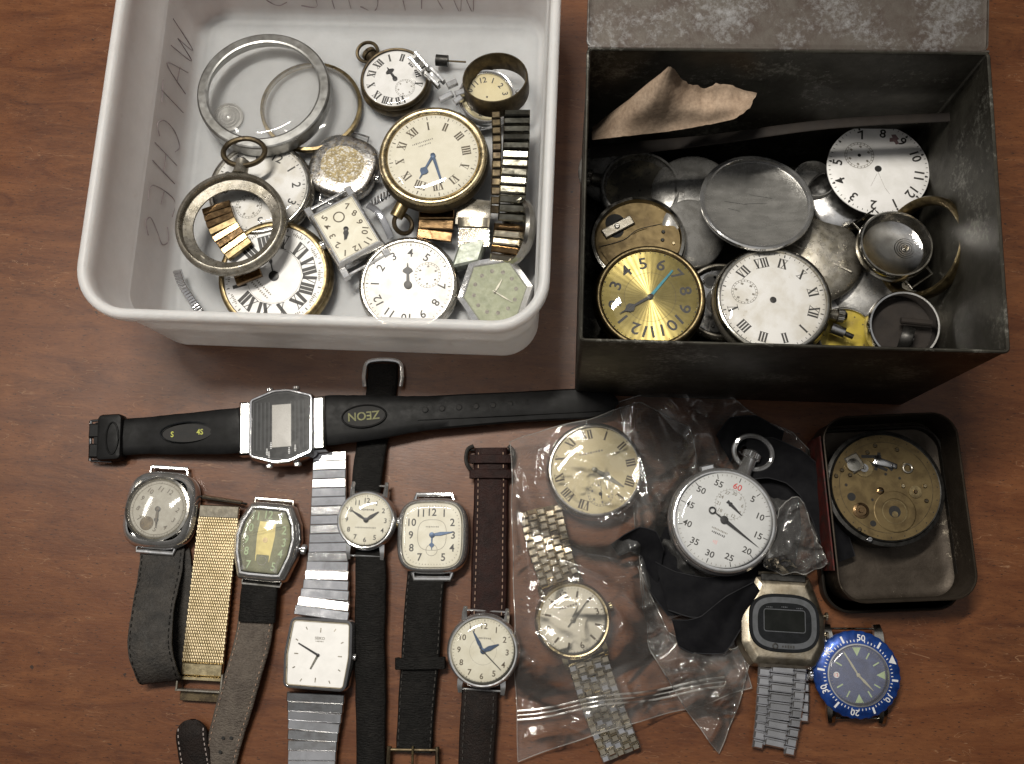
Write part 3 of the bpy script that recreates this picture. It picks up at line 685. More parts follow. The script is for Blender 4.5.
# two round glasses in the far left corner
z = .25
band_dark = pbr('olive_steel_links', (.24, .23, .19), (.15, .14, .11), 1, .1, .22, 2)
t = thing('watch_crystal', 'loose domed watch glass in a thin brass rim, leaning under the big steel ring', 'watch glass', 311, 106, .5, .25, 0, (200, 6), GT)
R = rad(50, 311, 106, .7); mb = MB(); lathe(mb, [(R, 0), (R*1.01, .1), (R, .3), (R*.95, .34), (R*.93, .28), (R*.93, .05)], brass_old, wrap=True); mb.build('rim', t); crystal(t, R*.94, .28, .55, glass_hazy)
t = thing('ribbed_disc', 'small clear ribbed disc seen through the glass of the big steel ring', 'watch part', 228, 117, .22, .1, 0, None, GT)
R = rad(15, 228, 117, .3); mb = MB()
lathe(mb, [(R, 0), (R, .1), (R*.88, .14), (R*.85, .05)]+[(R*(.8-.1*i), .05+.05*(i % 2)+.015*i) for i in range(7)]+[(.02, .2)], ribbed_clear, 32, True, True); mb.build('disc', t)
t = thing('bezel_ring', 'big round steel bezel ring with clear glass lying by the handwritten tub wall', 'bezel', 263, 89, .9, .9, 0, (200, 6), GT)
R = rad(66, 263, 89, 1.9); mb = MB()
lathe(mb, [(R*.985, 0), (R*.995, .05), (R, .75), (R*.99, .84), (R*.97, .88), (R*.86, .9), (R*.835, .87), (R*.83, .8), (R*.84, .6), (R*.9, .5), (R*.94, .1), (R*.94, 0)], ring_steel, 72, wrap=True); mb.build('ring', t, ang=18); crystal(t, R*.84, .75, .3, glass_hazy)

# white pocket watch under the open ring
t = thing('pocket_watch', 'white dial pocket watch half covered by an open case ring with bow', 'pocket watch', 260, 188, .3, 1.0, 25, (190, 5), GT)
R = rad(53, 260, 188, 1.2); round_case(t, R, 1.0, nickel, nickel_light, face_r=.88)
plain_dial(t, R*.87, 1.0, enamel_stained, lambda m: dial_marks(m, R*.87, 1.0, ink, 'arabic', .78, .24, 'thin', sub=(180, .48, .28), skip=(6,), subm=ink_soft)); crystal(t, R*.87, 1.1, .25)
# big Roman pocket watch at the front
t = thing('pocket_watch', 'brass pocket watch with big thick black Roman numerals at the front left of the tub', 'pocket watch', 274, 276, .3, 1.15, 225, (20, 4), GT)
R = rad(58, 274, 276, 1.4); round_case(t, R, 1.15, brass_old, brass_old, face_r=.88)
def fn(m):
    dial_marks(m, R*.87, 1.15, ink, 'roman', .7, .27, 'thin', bold=1.5); ring_flat(m, R*.47, R*.475, 1.15+ZI, ink_soft, n=56)
    for k in range(12):
        x, y = pol(R*.87*.9, k*30+15); marks_line(m, x, y, R*.2, R*.05, 1.15+ZI, k*30+15, ink_soft, 6)
    for d, q in ((.26, 180), (.34, 180)): x, y = pol(R*d, 0); marks_line(m, x, y, R*.42, R*.04, 1.15+ZI, 0, ink_soft, 10)
plain_dial(t, R*.87, 1.15, enamel, fn); hand(t, 'hour_hand', 120, R*.42, R*.05, 1.19, hand_black, 'spade', .05)
mb = MB(); lathe(mb, [(R*.085, 0), (R*.085, .05), (R*.03, .07)], hand_black, 20, False, True, M=Matrix.Translation((0, 0, 1.18))); mb.build('hand_boss', t)
# gold expansion band fragments
t = thing('band_fragment', 'short gold expansion band of four wide links seen through the open case ring', 'watch band', 226, 232, 1.5, .2, 0, None, GT)
mb = MB(); links(mb, [P(216, 205, 1.9), P(224, 228, 1.9), P(241, 252, 1.8)], rad(29, 226, 232, 1.7), .36, .93, .28, gold_rose, mats=[gold_rose, gold_rose, gold_rose, brass_old], jit=5); mb.build('band', t, world=True)
t = thing('band_fragment', 'two gold band links lying on the big Roman numeral dial', 'watch band', 250, 276, 1.5, .2, 0, None, GT)
mb = MB(); links(mb, [P(243, 261, 1.85), P(250, 281, 1.85)], rad(27, 250, 276, 1.7), .45, .93, .26, gold_rose); mb.build('band', t, world=True)
# open case ring with bow
t = thing('case_ring', 'empty open pocket watch case ring with stem and bow, lying on two white dials', 'watch case', 229, 220, 2.3, .8, 2, (200, 5), GT)
R = rad(55, 229, 220, 2.7); mb = MB()
lathe(mb, [(R*.93, 0), (R*.985, .15), (R, .4), (R*.985, .62), (R*.95, .72), (R*.91, .74), (R*.89, .66), (R*.88, .35), (R*.72, .2), (R*.71, .14), (R*.86, .06)], nickel, 72, wrap=True); mb.build('ring', t, ang=40)
pendant_bow(t, R, .4, nickel, 2, bow=.38, ln=.28, wd=.13, bow_tilt=-12, crown=False, bowm=brass_dark)
for a in (40, 215, 60): mb = MB(); x, y = pol(R*.8, a); box(mb, x, y, .22, .3, .2, .1, nickel, .02, R_(-a)); mb.build('case_spring', t)
# thin spring band by the left wall
t = thing('spring_band', 'narrow steel spring band curled against the left tub wall', 'watch band', 188, 292, .2, .2, 0, None, GT)
mb = MB(); links(mb, [P(177, 270, 1.2), P(182, 284, .8), P(192, 300, .5), P(204, 318, .4)], .42, .17, .8, .3, steel_links); mb.build('band', t, world=True)

# small tarnished pocket watch at the far wall
t = thing('pocket_watch', 'small dark tarnished pocket watch with white dial and Roman numerals by the far wall', 'pocket watch', 395, 79, .25, .95, -45, (170, 3), GT)
R = rad(36, 395, 79, 1.2); round_case(t, R, .95, brass_dark, brass_dark, face_r=.9)
plain_dial(t, R*.9, .95, enamel, lambda m: dial_marks(m, R*.9, .95, ink, 'roman', .76, .24, None, sub=(180, .45, .3), skip=(6,), subm=ink_soft, bold=1.3))
hand(t, 'hour_hand', 12, R*.42, R*.22, 1.0, hand_black, 'spade', .1); hand(t, 'seconds_hand', 0, .01, .08, .97, hand_black); crystal(t, R*.9, 1.05, .15)
pendant_bow(t, R, .5, brass_dark, 5, bow=.3, ln=.22, wd=.16, bow_tilt=20)
# chrome clasp bracelet piece
t = thing('clasp_links', 'chrome bracelet clasp piece between the small dark pocket watch and the brass ring', 'bracelet clasp', 440, 76, 1.2, .3, 0, None, GT)
mb = MB(); pts = [P(414, 60, 2.2), P(430, 73, 2.0), P(446, 87, 1.8)]
for p, q, w_ in ((P(412, 55, 2.3), P(426, 71, 2.1), .55), (P(427, 70, 2.1), P(442, 85, 1.9), .5)):
    d = (q-p); n = Vector((-d.y, d.x, 0)).normalized()
    obox(mb, (p+q)/2+n*w_*.36, d*.48, n*.09, (0, 0, .16), .03, chrome); obox(mb, (p+q)/2-n*w_*.36, d*.48, n*.09, (0, 0, .16), .03, chrome); obox(mb, (p+q)/2, d*.3, n*w_*.3, (0, 0, .06), .02, dark_metal if p.z > 2.25 else chrome)
mb.build('clasp', t, world=True)
mb = MB()
for (x, y), (ex, ey) in (((452, 84), (9, -4)), ((460, 93), (9, -3)), ((446, 97), (12, -6)), ((458, 100), (7, -5))):
    p = P(x, y, 1.9); d = P(x+ex, y+ey, 1.9)-p; n = Vector((-d.y, d.x, 0)).normalized(); obox(mb, p, d*.55, n*.15, (0, 0, .12), .04, chrome)
mb.build('end_link', t, world=True)
# winding key piece
t = thing('crown_stem', 'dark knurled winding crown on a thin stem by the far wall', 'watch part', 443, 60, .5, .3, 0, None, GT)
mb = MB(); tube(mb, [P(436, 60, .8), P(448, 61, .8)], .3, dark_metal, 12); mb.build('crown', t, world=True)
mb = MB(); tube(mb, [P(448, 61, .8), P(466, 62, .8)], .05, brass_dark, 8); mb.build('stem', t, world=True)
# chrome wristwatch under the dark brass ring
t = thing('wristwatch', 'chrome wristwatch with yellowed dial lying inside and under the dark brass ring', 'wristwatch', 487, 97, .4, .9, -12, (300, 4), GT)
R = rad(30, 487, 97, 1.2); round_case(t, R, .9, chrome, chrome, face_r=.82); plain_dial(t, R*.82, .9, dial_yellowed, lambda m: dial_marks(m, R*.82, .9, ink, 'arabic', .75, .3, None)); crystal(t, R*.82, 1.0, .2)
lugs(t, R, .5, .75, chrome); crown_side(t, R*1.0, 0, .5, .25, 90, chrome)
t = thing('case_ring', 'deep dark brass ring standing round the chrome wristwatch in the far right corner', 'watch case', 495, 77, 1.6, 1.1, 0, (170, 14), GT)
R = rad(33, 495, 77, 2.6); mb = MB(); lathe(mb, [(R*.99, 0), (R, .1), (R, 1.0), (R*.98, 1.1), (R*.94, 1.1), (R*.92, 1.0), (R*.92, .1), (R*.94, 0)], brass_dark, 56, wrap=True); mb.build('ring', t, ang=40)

# cushion case lying on its face
t = thing('watch_case', 'steel watch case lying face down with a pitted brassy back', 'watch case', 342, 163, .3, .95, 20, (180, 4), GT)
R = rad(35, 342, 163, 1.2); mb = MB(); o_ = superell(R, R*.97, 2.6)
loft(mb, o_, [(-.2, 0), (0, .2), (0, .5), (-.06, .68), (-.16, .78), (-.3, .82), (-.9, .84)], pitted_back, True, True); flat(mb, superell(R*.62, R*.56, 2.2), .846, pitted_patch); mb.build('case', t, ang=50)
for s in (-1, 1):
    mb = MB(); tube(mb, [(-.62, s*R*.86, .4), (-.5, s*R*1.16, .35), (.5, s*R*1.16, .35), (.62, s*R*.86, .4)], .06, steel); mb.build('wire_lug', t)
crown_side(t, R, 0, .5, .2, 90, steel)

# the large brass pocket watch
t = thing('pocket_watch', 'large brass pocket watch with cream Roman dial and blue hands, topmost in the tub', 'pocket watch', 433, 156, 1.1, 1.3, -40, (190, 3), GT)
R = rad(56, 433, 156, 2.4); round_case(t, R, 1.3, brass_dark, brass_edge, face_r=.82)
def fn(m):
    dial_marks(m, R*.81, 1.3, ink_brown, 'roman', .74, .185, 'thin', bold=1.15)
    for k in range(12): x, y = pol(R*.81*.9, k*30); disc(m, .03, 1.3+ZI, ink, x, y, 8)
    x, y = pol(R*.34, 5); marks_line(m, x, y, R*.4, R*.035, 1.3+ZI, 20, ink_soft, 12); x, y = pol(R*.27, 5); marks_line(m, x, y, R*.24, R*.03, 1.3+ZI, 20, ink_soft, 8)
plain_dial(t, R*.81, 1.3, dial_ivory, fn); hand(t, 'hour_hand', 247, R*.5, R*.13, 1.35, hand_blue, 'spade', .08); hand(t, 'minute_hand', 202, R*.55, R*.06, 1.38, hand_blue, 'baton', .08); crystal(t, R*.82, 1.42, .25)

# rectangular watch
t = thing('wristwatch', 'rectangular chrome wristwatch with square framed cream dial and no strap', 'wristwatch', 346, 229, 1.0, .85, 149, (210, 5), GT)
k = pc(346, 229, 1.9); w_, h_ = 52*k, 78*k; mb = MB()
for s in (-1, 1):
    mb2 = MB(); obox(mb2, (0, s*h_*.53, .42), (w_*.5, 0, 0), (0, .07, 0), (0, 0, .1), .03, chrome); mb2.build('spring_bar', t)
    for q in (-1, 1):
        mb2 = MB(); obox(mb2, (q*w_*.44, s*h_*.46, .4), (w_*.07, 0, 0), (0, h_*.1, 0), (0, 0, .2), .04, chrome); mb2.build('lug', t)
loftp(mb, rect(w_, h_*.84), .06, [(-.15, 0), (0, .15), (0, .62), (-.06, .82), (-.16, .93), (-.22, .93), (-.24, .86), (-.24, .8)], chrome, True, False, n=2); mb.build('case', t, ang=30)
dw, dh = w_-.48, h_*.84-.48
def fn(m):
    ha = [(0, .42), (.3, .4), (.36, .2), (.36, 0), (.36, -.2), (.3, -.38), (0, -.42), (-.3, -.38), (-.36, -.2), (-.36, 0), (-.36, .2), (-.3, .4)]
    for i, (u, v) in enumerate(ha):
        if i == 6: continue
        text(m, str(12 if i == 0 else i), dh*.115, u*dw, v*dh, .85+ZI, 0 if i in (0,) else math.degrees(math.atan2(u*dw, v*dh)), ink_brown, 1.1)
    ring_flat(m, dw*.11, dw*.14, .85+ZI, ink_brown, 0, -dh*.27, 20)
    for s in (-1, 1): bar(m, -dw*.48, s*dh*.485, dw*.48, s*dh*.485, .015, .015, .85+ZI, ink_soft); bar(m, s*dw*.48, -dh*.485, s*dw*.48, dh*.485, .015, .015, .85+ZI, ink_soft)
plain_dial(t, dw*.5, .85, dial_cream_l, fn, ol=rrect(dw+.02, dh+.02, .03, 2)); hand(t, 'hour_hand', 28, dh*.2, dw*.13, .88, hand_black, 'leaf', .1); hand(t, 'minute_hand', 34, dh*.22, dw*.07, .9, hand_black, 'leaf', .1)
crown_side(t, w_*.5, 0, .45, .22, 90, chrome)

# white pocket watch with a small seconds ring
t = thing('pocket_watch', 'silver pocket watch with stained white dial and small seconds ring, at the front rim', 'pocket watch', 408, 285, .35, 1.1, 243, (10, 3), GT)
R = rad(51, 408, 285, 1.5); round_case(t, R, 1.1, nickel_light, nickel_light, face_r=.87)
plain_dial(t, R*.86, 1.1, enamel_stained, lambda m: dial_marks(m, R*.86, 1.1, ink, 'arabic', .76, .24, 'thin', sub=(180, .5, .3), skip=(6,), subm=ink_soft))
hand(t, 'hour_hand', 115, R*.44, R*.17, 1.15, hand_black, 'spade', .08)
mb = MB(); lathe(mb, [(R*.08, 0), (R*.08, .05), (R*.03, .06)], hand_black, 20, False, True, M=Matrix.Translation((0, 0, 1.14))); mb.build('hand_boss', t)

# stem piece, clasp bits and bands between the big watch and the right wall
t = thing('stem_bow', 'tarnished brass stem and bow between the large brass watch and the silver one', 'watch part', 402, 217, .8, .4, 0, None, GT)
mb = MB(); tube(mb, [P(396, 217, 1.5), P(403, 204, 1.6)], .34, brass_old, 14); mb.build('stem', t, world=True)
mb = MB(); c = P(403, 224, 1.3); torus(mb, .5, .12, brass_dark, M=Matrix.Translation(c) @ Matrix.Rotation(R_(35), 4, 'Y')); mb.build('bow', t, world=True)
t = thing('spring_part', 'small steel spring coil and lug lying beside the rectangular watch', 'watch part', 380, 205, .8, .3, 0, None, GT)
mb = MB(); tube(mb, [P(372, 204, 1.2)+Vector((.09*i*.35, .06*i*.35, 0))+Vector((0, .2*math.cos(i*1.3), .2*math.sin(i*1.3))) for i in range(34)], .045, steel_links, 6); mb.build('coil', t, world=True)
mb = MB(); p = [P(368, 205, 1.2), P(378, 212, 1.3), P(386, 226, 1.2), P(391, 238, 1.0)]; strap(mb, p, .35, .12, steel_links); mb.build('strip', t, world=True)
t = thing('expansion_band', 'grey steel expansion band standing in two rows along the right tub wall', 'watch band', 512, 165, .5, .3, 0, None, GT)
w1 = rad(27, 512, 165, 2.4)
mb = MB(); links(mb, [P(517, 110, 2.6), P(516, 150, 2.7), P(513, 190, 2.5), P(511, 222, 2.0)], w1, .46, .88, .3, band_dark, ch=.07, jit=5); mb.build('links_row', t, world=True)
mb = MB(); links(mb, [P(496, 112, 2.4), P(497, 150, 2.5), P(496, 190, 2.3), P(495, 214, 1.9)], w1*.36, .46, .85, .3, brass_dark, ch=.05); mb.build('links_edge', t, world=True)
t = thing('expansion_band', 'shiny pale gold end of an expansion band beside the oval steel case', 'watch band', 507, 240, .5, .3, 0, None, GT)
mb = MB(); links(mb, [P(508, 224, 1.7), P(506, 240, 1.8), P(503, 262, 1.5)], w1*1.02, .44, .87, .3, gold_pale, mats=[gold_rose, gold_pale, gold_pale], ch=.07, jit=6); mb.build('links', t, world=True)
t = thing('mesh_band', 'gold and steel mesh band piece under the large brass watch', 'watch band', 473, 225, .5, .3, 0, None, GT)
mb = MB(); strap(mb, [P(476, 200, 1.5), P(474, 212, 1.6), P(472, 226, 1.5)], rad(34, 473, 225, 1.5), .12, nickel); mb.build('end_plate', t, world=True)
mb = MB(); strap(mb, [P(474, 218, 1.75), P(473.5, 227, 1.75)], rad(32, 473, 225, 1.7), .2, gold_pale); mb.build('gold_bar', t, world=True)
mb = MB()
for i in range(9):
    for j in range(16):
        p = P(459+j*1.95+(i % 2)*.9, 229+i*2.1, 1.65-.02*i); obox(mb, p, (.04, 0, 0), (0, .045, 0), (0, 0, .05), .015, gold_pale if (i+j) % 3 else steel_links)
mb.build('mesh', t, world=True)
t = thing('band_fragment', 'brown gold band links half hidden under the large brass watch', 'watch band', 437, 228, .5, .3, 0, None, GT)
mb = MB(); links(mb, [P(437, 210, 1.1), P(436, 226, 1.2), P(434, 241, 1.1)], rad(36, 437, 228, 1.1), .55, .9, .22, gold_rose, ch=.05); mb.build('links', t, world=True)
t = thing('buckle_cover', 'pale green corroded metal block beside the hexagonal watch', 'watch part', 469, 252, .6, .6, 0, None, GT)
mb = MB(); p = P(469, 252, 1.6); obox(mb, p-Vector((0, 0, .4)), P(483, 249, 1.6)-p, P(473, 240, 1.6)-p, (0, 0, .4), .12, green_tarnish); mb.build('block', t, world=True)
# hexagonal watch
t = thing('wristwatch', 'hexagonal steel wristwatch with sage green dial in the front right corner of the tub', 'wristwatch', 495, 292, .5, .85, -8, (20, 6), GT)
k = pc(495, 292, 1.4); hx = [(-21*k, -38*k), (21*k, -38*k), (40*k, 0), (22*k, 36*k), (-22*k, 36*k), (-40*k, 0)]
mb = MB(); loftp(mb, hx, .04, [(-.2, 0), (0, .15), (0, .6), (-.08, .9), (-.32, .95), (-.38, .88), (-.4, .8)], chrome, True, False, n=2); mb.build('case', t, ang=25)
ho = inset(hx, .04, -.38, 2); Rh = 24*k
def fn(m): dial_marks(m, Rh*1.05, .85, ink_soft, 'dot', .85, .2, None, bold=1.4)
plain_dial(t, Rh, .85, dial_sage, fn, ol=ho); hand(t, 'hour_hand', 38, Rh*.6, Rh*.09, .88, hand_grey, 'leaf'); hand(t, 'minute_hand', 130, Rh*.85, Rh*.07, .9, hand_grey, 'leaf')
for s in (-1, 1):
    mb = MB(); obox(mb, (0, s*34*k, .45), (.8, 0, 0), (0, .12, 0), (0, 0, .14), .05, steel); mb.build('lug', t)
# case standing on its edge at the right wall
t = thing('watch_case', 'oval looking steel watch case standing on its edge against the right tub wall', 'watch case', 524, 238, 1.0, .0, 0, None, GT)
R = rad(33, 524, 238, 1.8); M = Matrix.Translation((0, 0, .8)) @ Matrix.Rotation(R_(-62), 4, 'Y')
mb = MB(); lathe(mb, [(R*.3, 0), (R*.9, .05), (R, .25), (R, .45), (R*.92, .6), (R*.86, .55), (R*.8, .25), (R*.3, .2)], nickel_light, 48, True, True, M=M); mb.build('case', t)
# ================================================================== inside the tin box
GB = 'watch cases, dials and movements heaped in the tin box'
def screw(mb, x, y, z, r, m, M=None): lathe(mb, [(r, 0), (r, .04), (r*.7, .07)], m, 14, False, True, M=(M or Matrix()) @ Matrix.Translation((x, y, z))); bar(mb, x-r*.6, y, x+r*.6, y, r*.25, r*.25, z+.074, black_hole, M)
def wheel(mb, x, y, z, r, m, teeth=40, M=None):
    T_ = (M or Matrix()) @ Matrix.Translation((x, y, z)); n = teeth*2
    skin(mb, [[(r*(1 if i % 2 else .93)*math.cos(2*math.pi*i/n), r*(1 if i % 2 else .93)*math.sin(2*math.pi*i/n), q) for i in range(n)] for q in (0, .05)], m, True, True, M=T_)
def ringed_hole(mb, x, y, z, r, m): ring_flat(mb, r, r*1.5, z+.003, m, x, y, 24); disc(mb, r, z+.006, black_hole, x, y, 20)

# torn paper and card along the back
t = mark(bpy.data.objects.new('dark_strip', None), 'long dark card strip lying along the back of the tin behind the watches', 'card'); C.objects.link(t); t.location = P(780, 140, 4.2); t['group'] = GB
YB = (bl.y+br.y)/2
mb = MB(); strap(mb, [P_at_y(590, 152, YB-1.6), P_at_y(700, 141, YB-1.5), P_at_y(830, 124, YB-1.2), P_at_y(955, 117, YB-1.1)], [.7, .5, .45, .4], .08, card_dark); mb.build('strip', t, world=True)
t = bpy.data.objects.new('torn_paper', None); C.objects.link(t); t.location = P(660, 110, 5); mark(t, 'torn piece of creased brown paper standing against the back wall of the tin', 'paper', GB)
out = [(592, 128), (604, 118), (622, 106), (645, 86), (670, 66), (684, 82), (700, 88), (720, 83), (738, 88), (757, 93), (749, 108), (738, 118), (712, 122), (690, 128), (640, 132), (594, 138)]
mb = MB(); nx, ny = 40, 16; vs = []
top = [(592, 128), (612, 112), (645, 86), (668, 67), (673, 67), (680, 77), (688, 84), (696, 85), (705, 89), (716, 84), (730, 84), (742, 90), (757, 93)]; bot = [(592, 140), (618, 137), (645, 134), (665, 132), (690, 128), (712, 124), (735, 119), (750, 108)]
def lp(L, u):
    q = u*(len(L)-1); i = min(int(q), len(L)-2); f = q-i; return L[i][0]*(1-f)+L[i+1][0]*f, L[i][1]*(1-f)+L[i+1][1]*f
for j in range(ny+1):
    for i in range(nx+1):
        u, v = i/nx, j/ny; a, b = lp(top, u), lp(bot, u); x, y = b[0]+(a[0]-b[0])*v, b[1]+(a[1]-b[1])*v
        fold = .35*math.sin(v*7+u*3)*(1-abs(v-.5))+.18*noise.noise(Vector((u*5, v*4, 2)))
        x += noise.noise(Vector((u*22, v*3, 1)))*1.6; y += noise.noise(Vector((u*26, 4, v*3)))*(2.2 if v > .9 else .6)
        vs.append(P_at_y(x, y, YB-1.9+1.35*v+fold*.16))
N1 = len(vs); fs = [(j*(nx+1)+i, j*(nx+1)+i+1, (j+1)*(nx+1)+i+1, (j+1)*(nx+1)+i) for j in range(ny) for i in range(nx)]
mb.add(vs, fs, paper_brown); mb.build('sheet', t, world=True, ang=180)
t['label'] = 'torn piece of creased brown paper standing against the back wall of the tin'

# hidden lower layer that shows in the gaps
def plain_case(label, px, py, z, rpx, rot, tilt, m, name='watch_case', cat='watch case', th=.8, dome=True, inner=None, glass_on=False, lug=False):
    t = thing(name, label, cat, px, py, z, th, rot, tilt, GB); R = rad(rpx, px, py, z+th); mb = MB()
    if dome: lathe(mb, [(R*.6, 0), (R*.95, .1), (R, .3), (R*.99, .45), (R*.95, .55), (R*.9, .62), (R*.7, .74), (R*.35, .8), (.02, .82)], m, 60, True, True)
    else: lathe(mb, [(R*.5, 0), (R*.93, .05), (R, .25), (R, .55), (R*.985, .7), (R*.95, .78), (R*.91, .78), (R*.89, .7), (R*.87, .45), (R*.8, .2), (R*.3, .16), (.02, .15)], m, 60, True, True)
    mb.build('case', t, ang=40)
    if inner: inner(t, R)
    if glass_on: crystal(t, R*.9, .74, .2)
    if lug: 
        for s in (-1, 1):
            mb = MB(); tube(mb, [(-.62, s*R*.84, .3), (-.6, s*(R+.28), .25), (.6, s*(R+.28), .25), (.62, s*R*.84, .3)], .07, m); mb.build('wire_lug', t)
    return t, R
plain_case('dull grey case lid flat at the bottom between the two pocket dials and the gear', 838, 302, 2.0, 42, 0, (150, 5), dull_silver)
t, R = plain_case('dark round movement with drilled plates, wedged between the gold dial and the white Roman dial', 722, 300, 2.2, 40, 0, None, nickel, 'watch_movement', 'movement', dome=False,
    inner=lambda t, R: None)
mb = MB(); lathe(mb, [(R*.84, .2), (R*.84, .5), (.02, .5)], steel, 48)
for x, y, r in ((0, .5, .12), (.3, .62, .08), (-.25, .55, .1), (.1, -.55, .14), (-.15, -.62, .09), (.35, -.4, .09), (0, 0, .2)): ringed_hole(mb, x*R, y*R, .5, r*R*1.3, dark_metal)
for a in range(0, 360, 40): x, y = pol(R*.68, a); screw(mb, x, y, .5, .09, dark_metal)
mb.build('movement_plate', t)
plain_case('polished chrome case side standing between the brass movement and the oval lid', 697, 232, 2.6, 36, 0, (285, 22), dull_silver, th=.8)
t, R = plain_case('round chrome case with dark glass and grimy dial at the far left of the tin', 641, 186, 2.2, 41, -20, (200, 6), dull_silver, dome=False, glass_on=True,
    inner=lambda t, R: plain_dial(t, R*.86, .35, pbr('grimy_dial', (.1, .09, .07), (.3, .26, .17), .4, .3, .5, .6, (.5, .62), c3=(.02, .02, .018), scale3=5, th3=(.56, .64)), None))
pendant_bow(t, R, .4, nickel, -55, bow=0, ln=.25, wd=.16)
mb = MB(); tube(mb, catmull([(.1, R*.9, .6), (.3, R*1.2, .8), (.7, R*1.15, .9), (.9, R*.8, .7)], 5), .03, dark_metal, 6); mb.build('wire', t)
plain_case('small bright silver case deep in the gap right of the oval lid', 815, 178, 3.0, 22, 0, (190, 10), dull_silver, dome=False)
plain_case('plain silver case back low between the brass movement and the back wall', 612, 168, 1.6, 34, 0, (20, 4), dull_silver)
plain_case('scratched silver case back deep beside the steel ring with the barrel wheel', 868, 288, 2.4, 36, 0, (60, 5), dull_silver)
plain_case('dark round case half lost in shadow behind the oval lid, reflecting a warm glint', 692, 190, 2.2, 42, 0, (120, 6), dull_silver)

# brass movement in a silver ring
t = thing('watch_movement', 'brass pocket watch movement in a shiny silver case ring beside the left tin wall', 'movement', 638, 239, 2.9, 1.0, 0, (150, 4), GB)
R = rad(49, 638, 239, 3.9); mb = MB(); lathe(mb, [(R*.5, 0), (R*.95, .1), (R, .45), (R*.99, .85), (R*.95, 1.0), (R*.89, 1.02), (R*.86, .9), (R*.86, .6)], nickel_light, 64, True); mb.build('case', t, ang=45)
mb = MB(); lathe(mb, [(R*.86, .6), (R*.86, .8), (.02, .8)], brass_plate, 56)
bz = .85; o1 = rpoly([(-.8*R, -.15*R), (-.3*R, .02*R), (.35*R, .3*R), (.78*R, .28*R), (.8*R, .1*R), (.85*R, -.2*R), (.5*R, -.7*R), (-.4*R, -.75*R)], .2, 4)
loft(mb, o1, [(0, .8), (0, .88), (-.03, .9)], brass_plate, False, True)
for x, y in ((.52, .16), (.5, -.02), (.0, -.2), (.72, -.1), (.3, -.5)): screw(mb, x*R, y*R, .9, .09, dark_metal if y > -.1 else brass_edge)
for a, d, r in ((-48, .62, .2), (-62, .5, .16), (-38, .48, .14)): x, y = pol(R*d, a); disc(mb, R*r, .803, black_hole, x, y, 20)
obox(mb, (-.4*R, .3*R, .9), (.3*R, .16*R, 0), (-.05*R, .09*R, 0), (0, 0, .07), .04, nickel); screw(mb, -.42*R, .3*R, .97, .13, nickel_light)
tube(mb, catmull([(-.8*R, -.14*R, .92), (-.3*R, 0, .92), (0, .22*R, .92), (.5*R, .34*R, .92)], 6), .022, dark_metal, 5); mb.build('movement', t)

# gold dial
t = thing('pocket_watch', 'gold sunburst dial pocket watch with a pale blue hand, front left of the tin', 'pocket watch', 650, 297, 3.4, 1.1, 200, (190, 3), GB)
R = rad(57, 650, 294, 4.3); round_case(t, R, 1.1, brass_old, brass_old, face_r=.86)
m_, tt, out_ = nt('sunburst_gilt_dial'); b = N(tt, 'ShaderNodeBsdfPrincipled'); tt.links.new(b.outputs[0], out_.inputs[0]); co = N(tt, 'ShaderNodeTexCoord').outputs['Object']
gr = N(tt, 'ShaderNodeTexGradient', gradient_type='RADIAL'); tt.links.new(co, gr.inputs[0]); wv = N(tt, 'ShaderNodeMath', operation='MULTIPLY'); wv.inputs[1].default_value = 260; tt.links.new(gr.outputs[1], wv.inputs[0])
sn = N(tt, 'ShaderNodeMath', operation='SINE'); tt.links.new(wv.outputs[0], sn.inputs[0]); b.inputs['Metallic'].default_value = .85; b.inputs['Roughness'].default_value = .34
tt.links.new(mixc(tt, ramp(tt, noise_n(tt, co, 1.5, 6, .6), .35, .7), (.36, .29, .105), (.24, .19, .06)), b.inputs['Base Color'])
b.inputs['Anisotropic'].default_value = .8; tg = N(tt, 'ShaderNodeTangent', direction_type='RADIAL', axis='Z'); tt.links.new(tg.outputs[0], b.inputs['Tangent'])
bp = N(tt, 'ShaderNodeBump'); bp.inputs['Strength'].default_value = .12; bp.inputs['Distance'].default_value = .02; tt.links.new(sn.outputs[0], bp.inputs['Height']); tt.links.new(bp.outputs[0], b.inputs['Normal'])
def fn(m):
    dial_marks(m, R*.86, 1.1, ink, 'arabic', .74, .31, None, upright=False, sx=1.15)
    ring_flat(m, R*.45, R*.455, 1.1+ZI, ink_brown, n=56)
    for k in range(60): x, y = pol(R*.83, k*6); disc(m, .025 if k % 5 else .04, 1.1+ZI, ink, x, y, 8)
plain_dial(t, R*.86, 1.1, m_, fn); hand(t, 'minute_hand', 200, R*.64, R*.055, 1.15, hand_teal, 'baton', .05); hand(t, 'hour_hand', 40, R*.62, R*.13, 1.18, hand_black, 'spade', .1); crystal(t, R*.86, 1.22, .2)

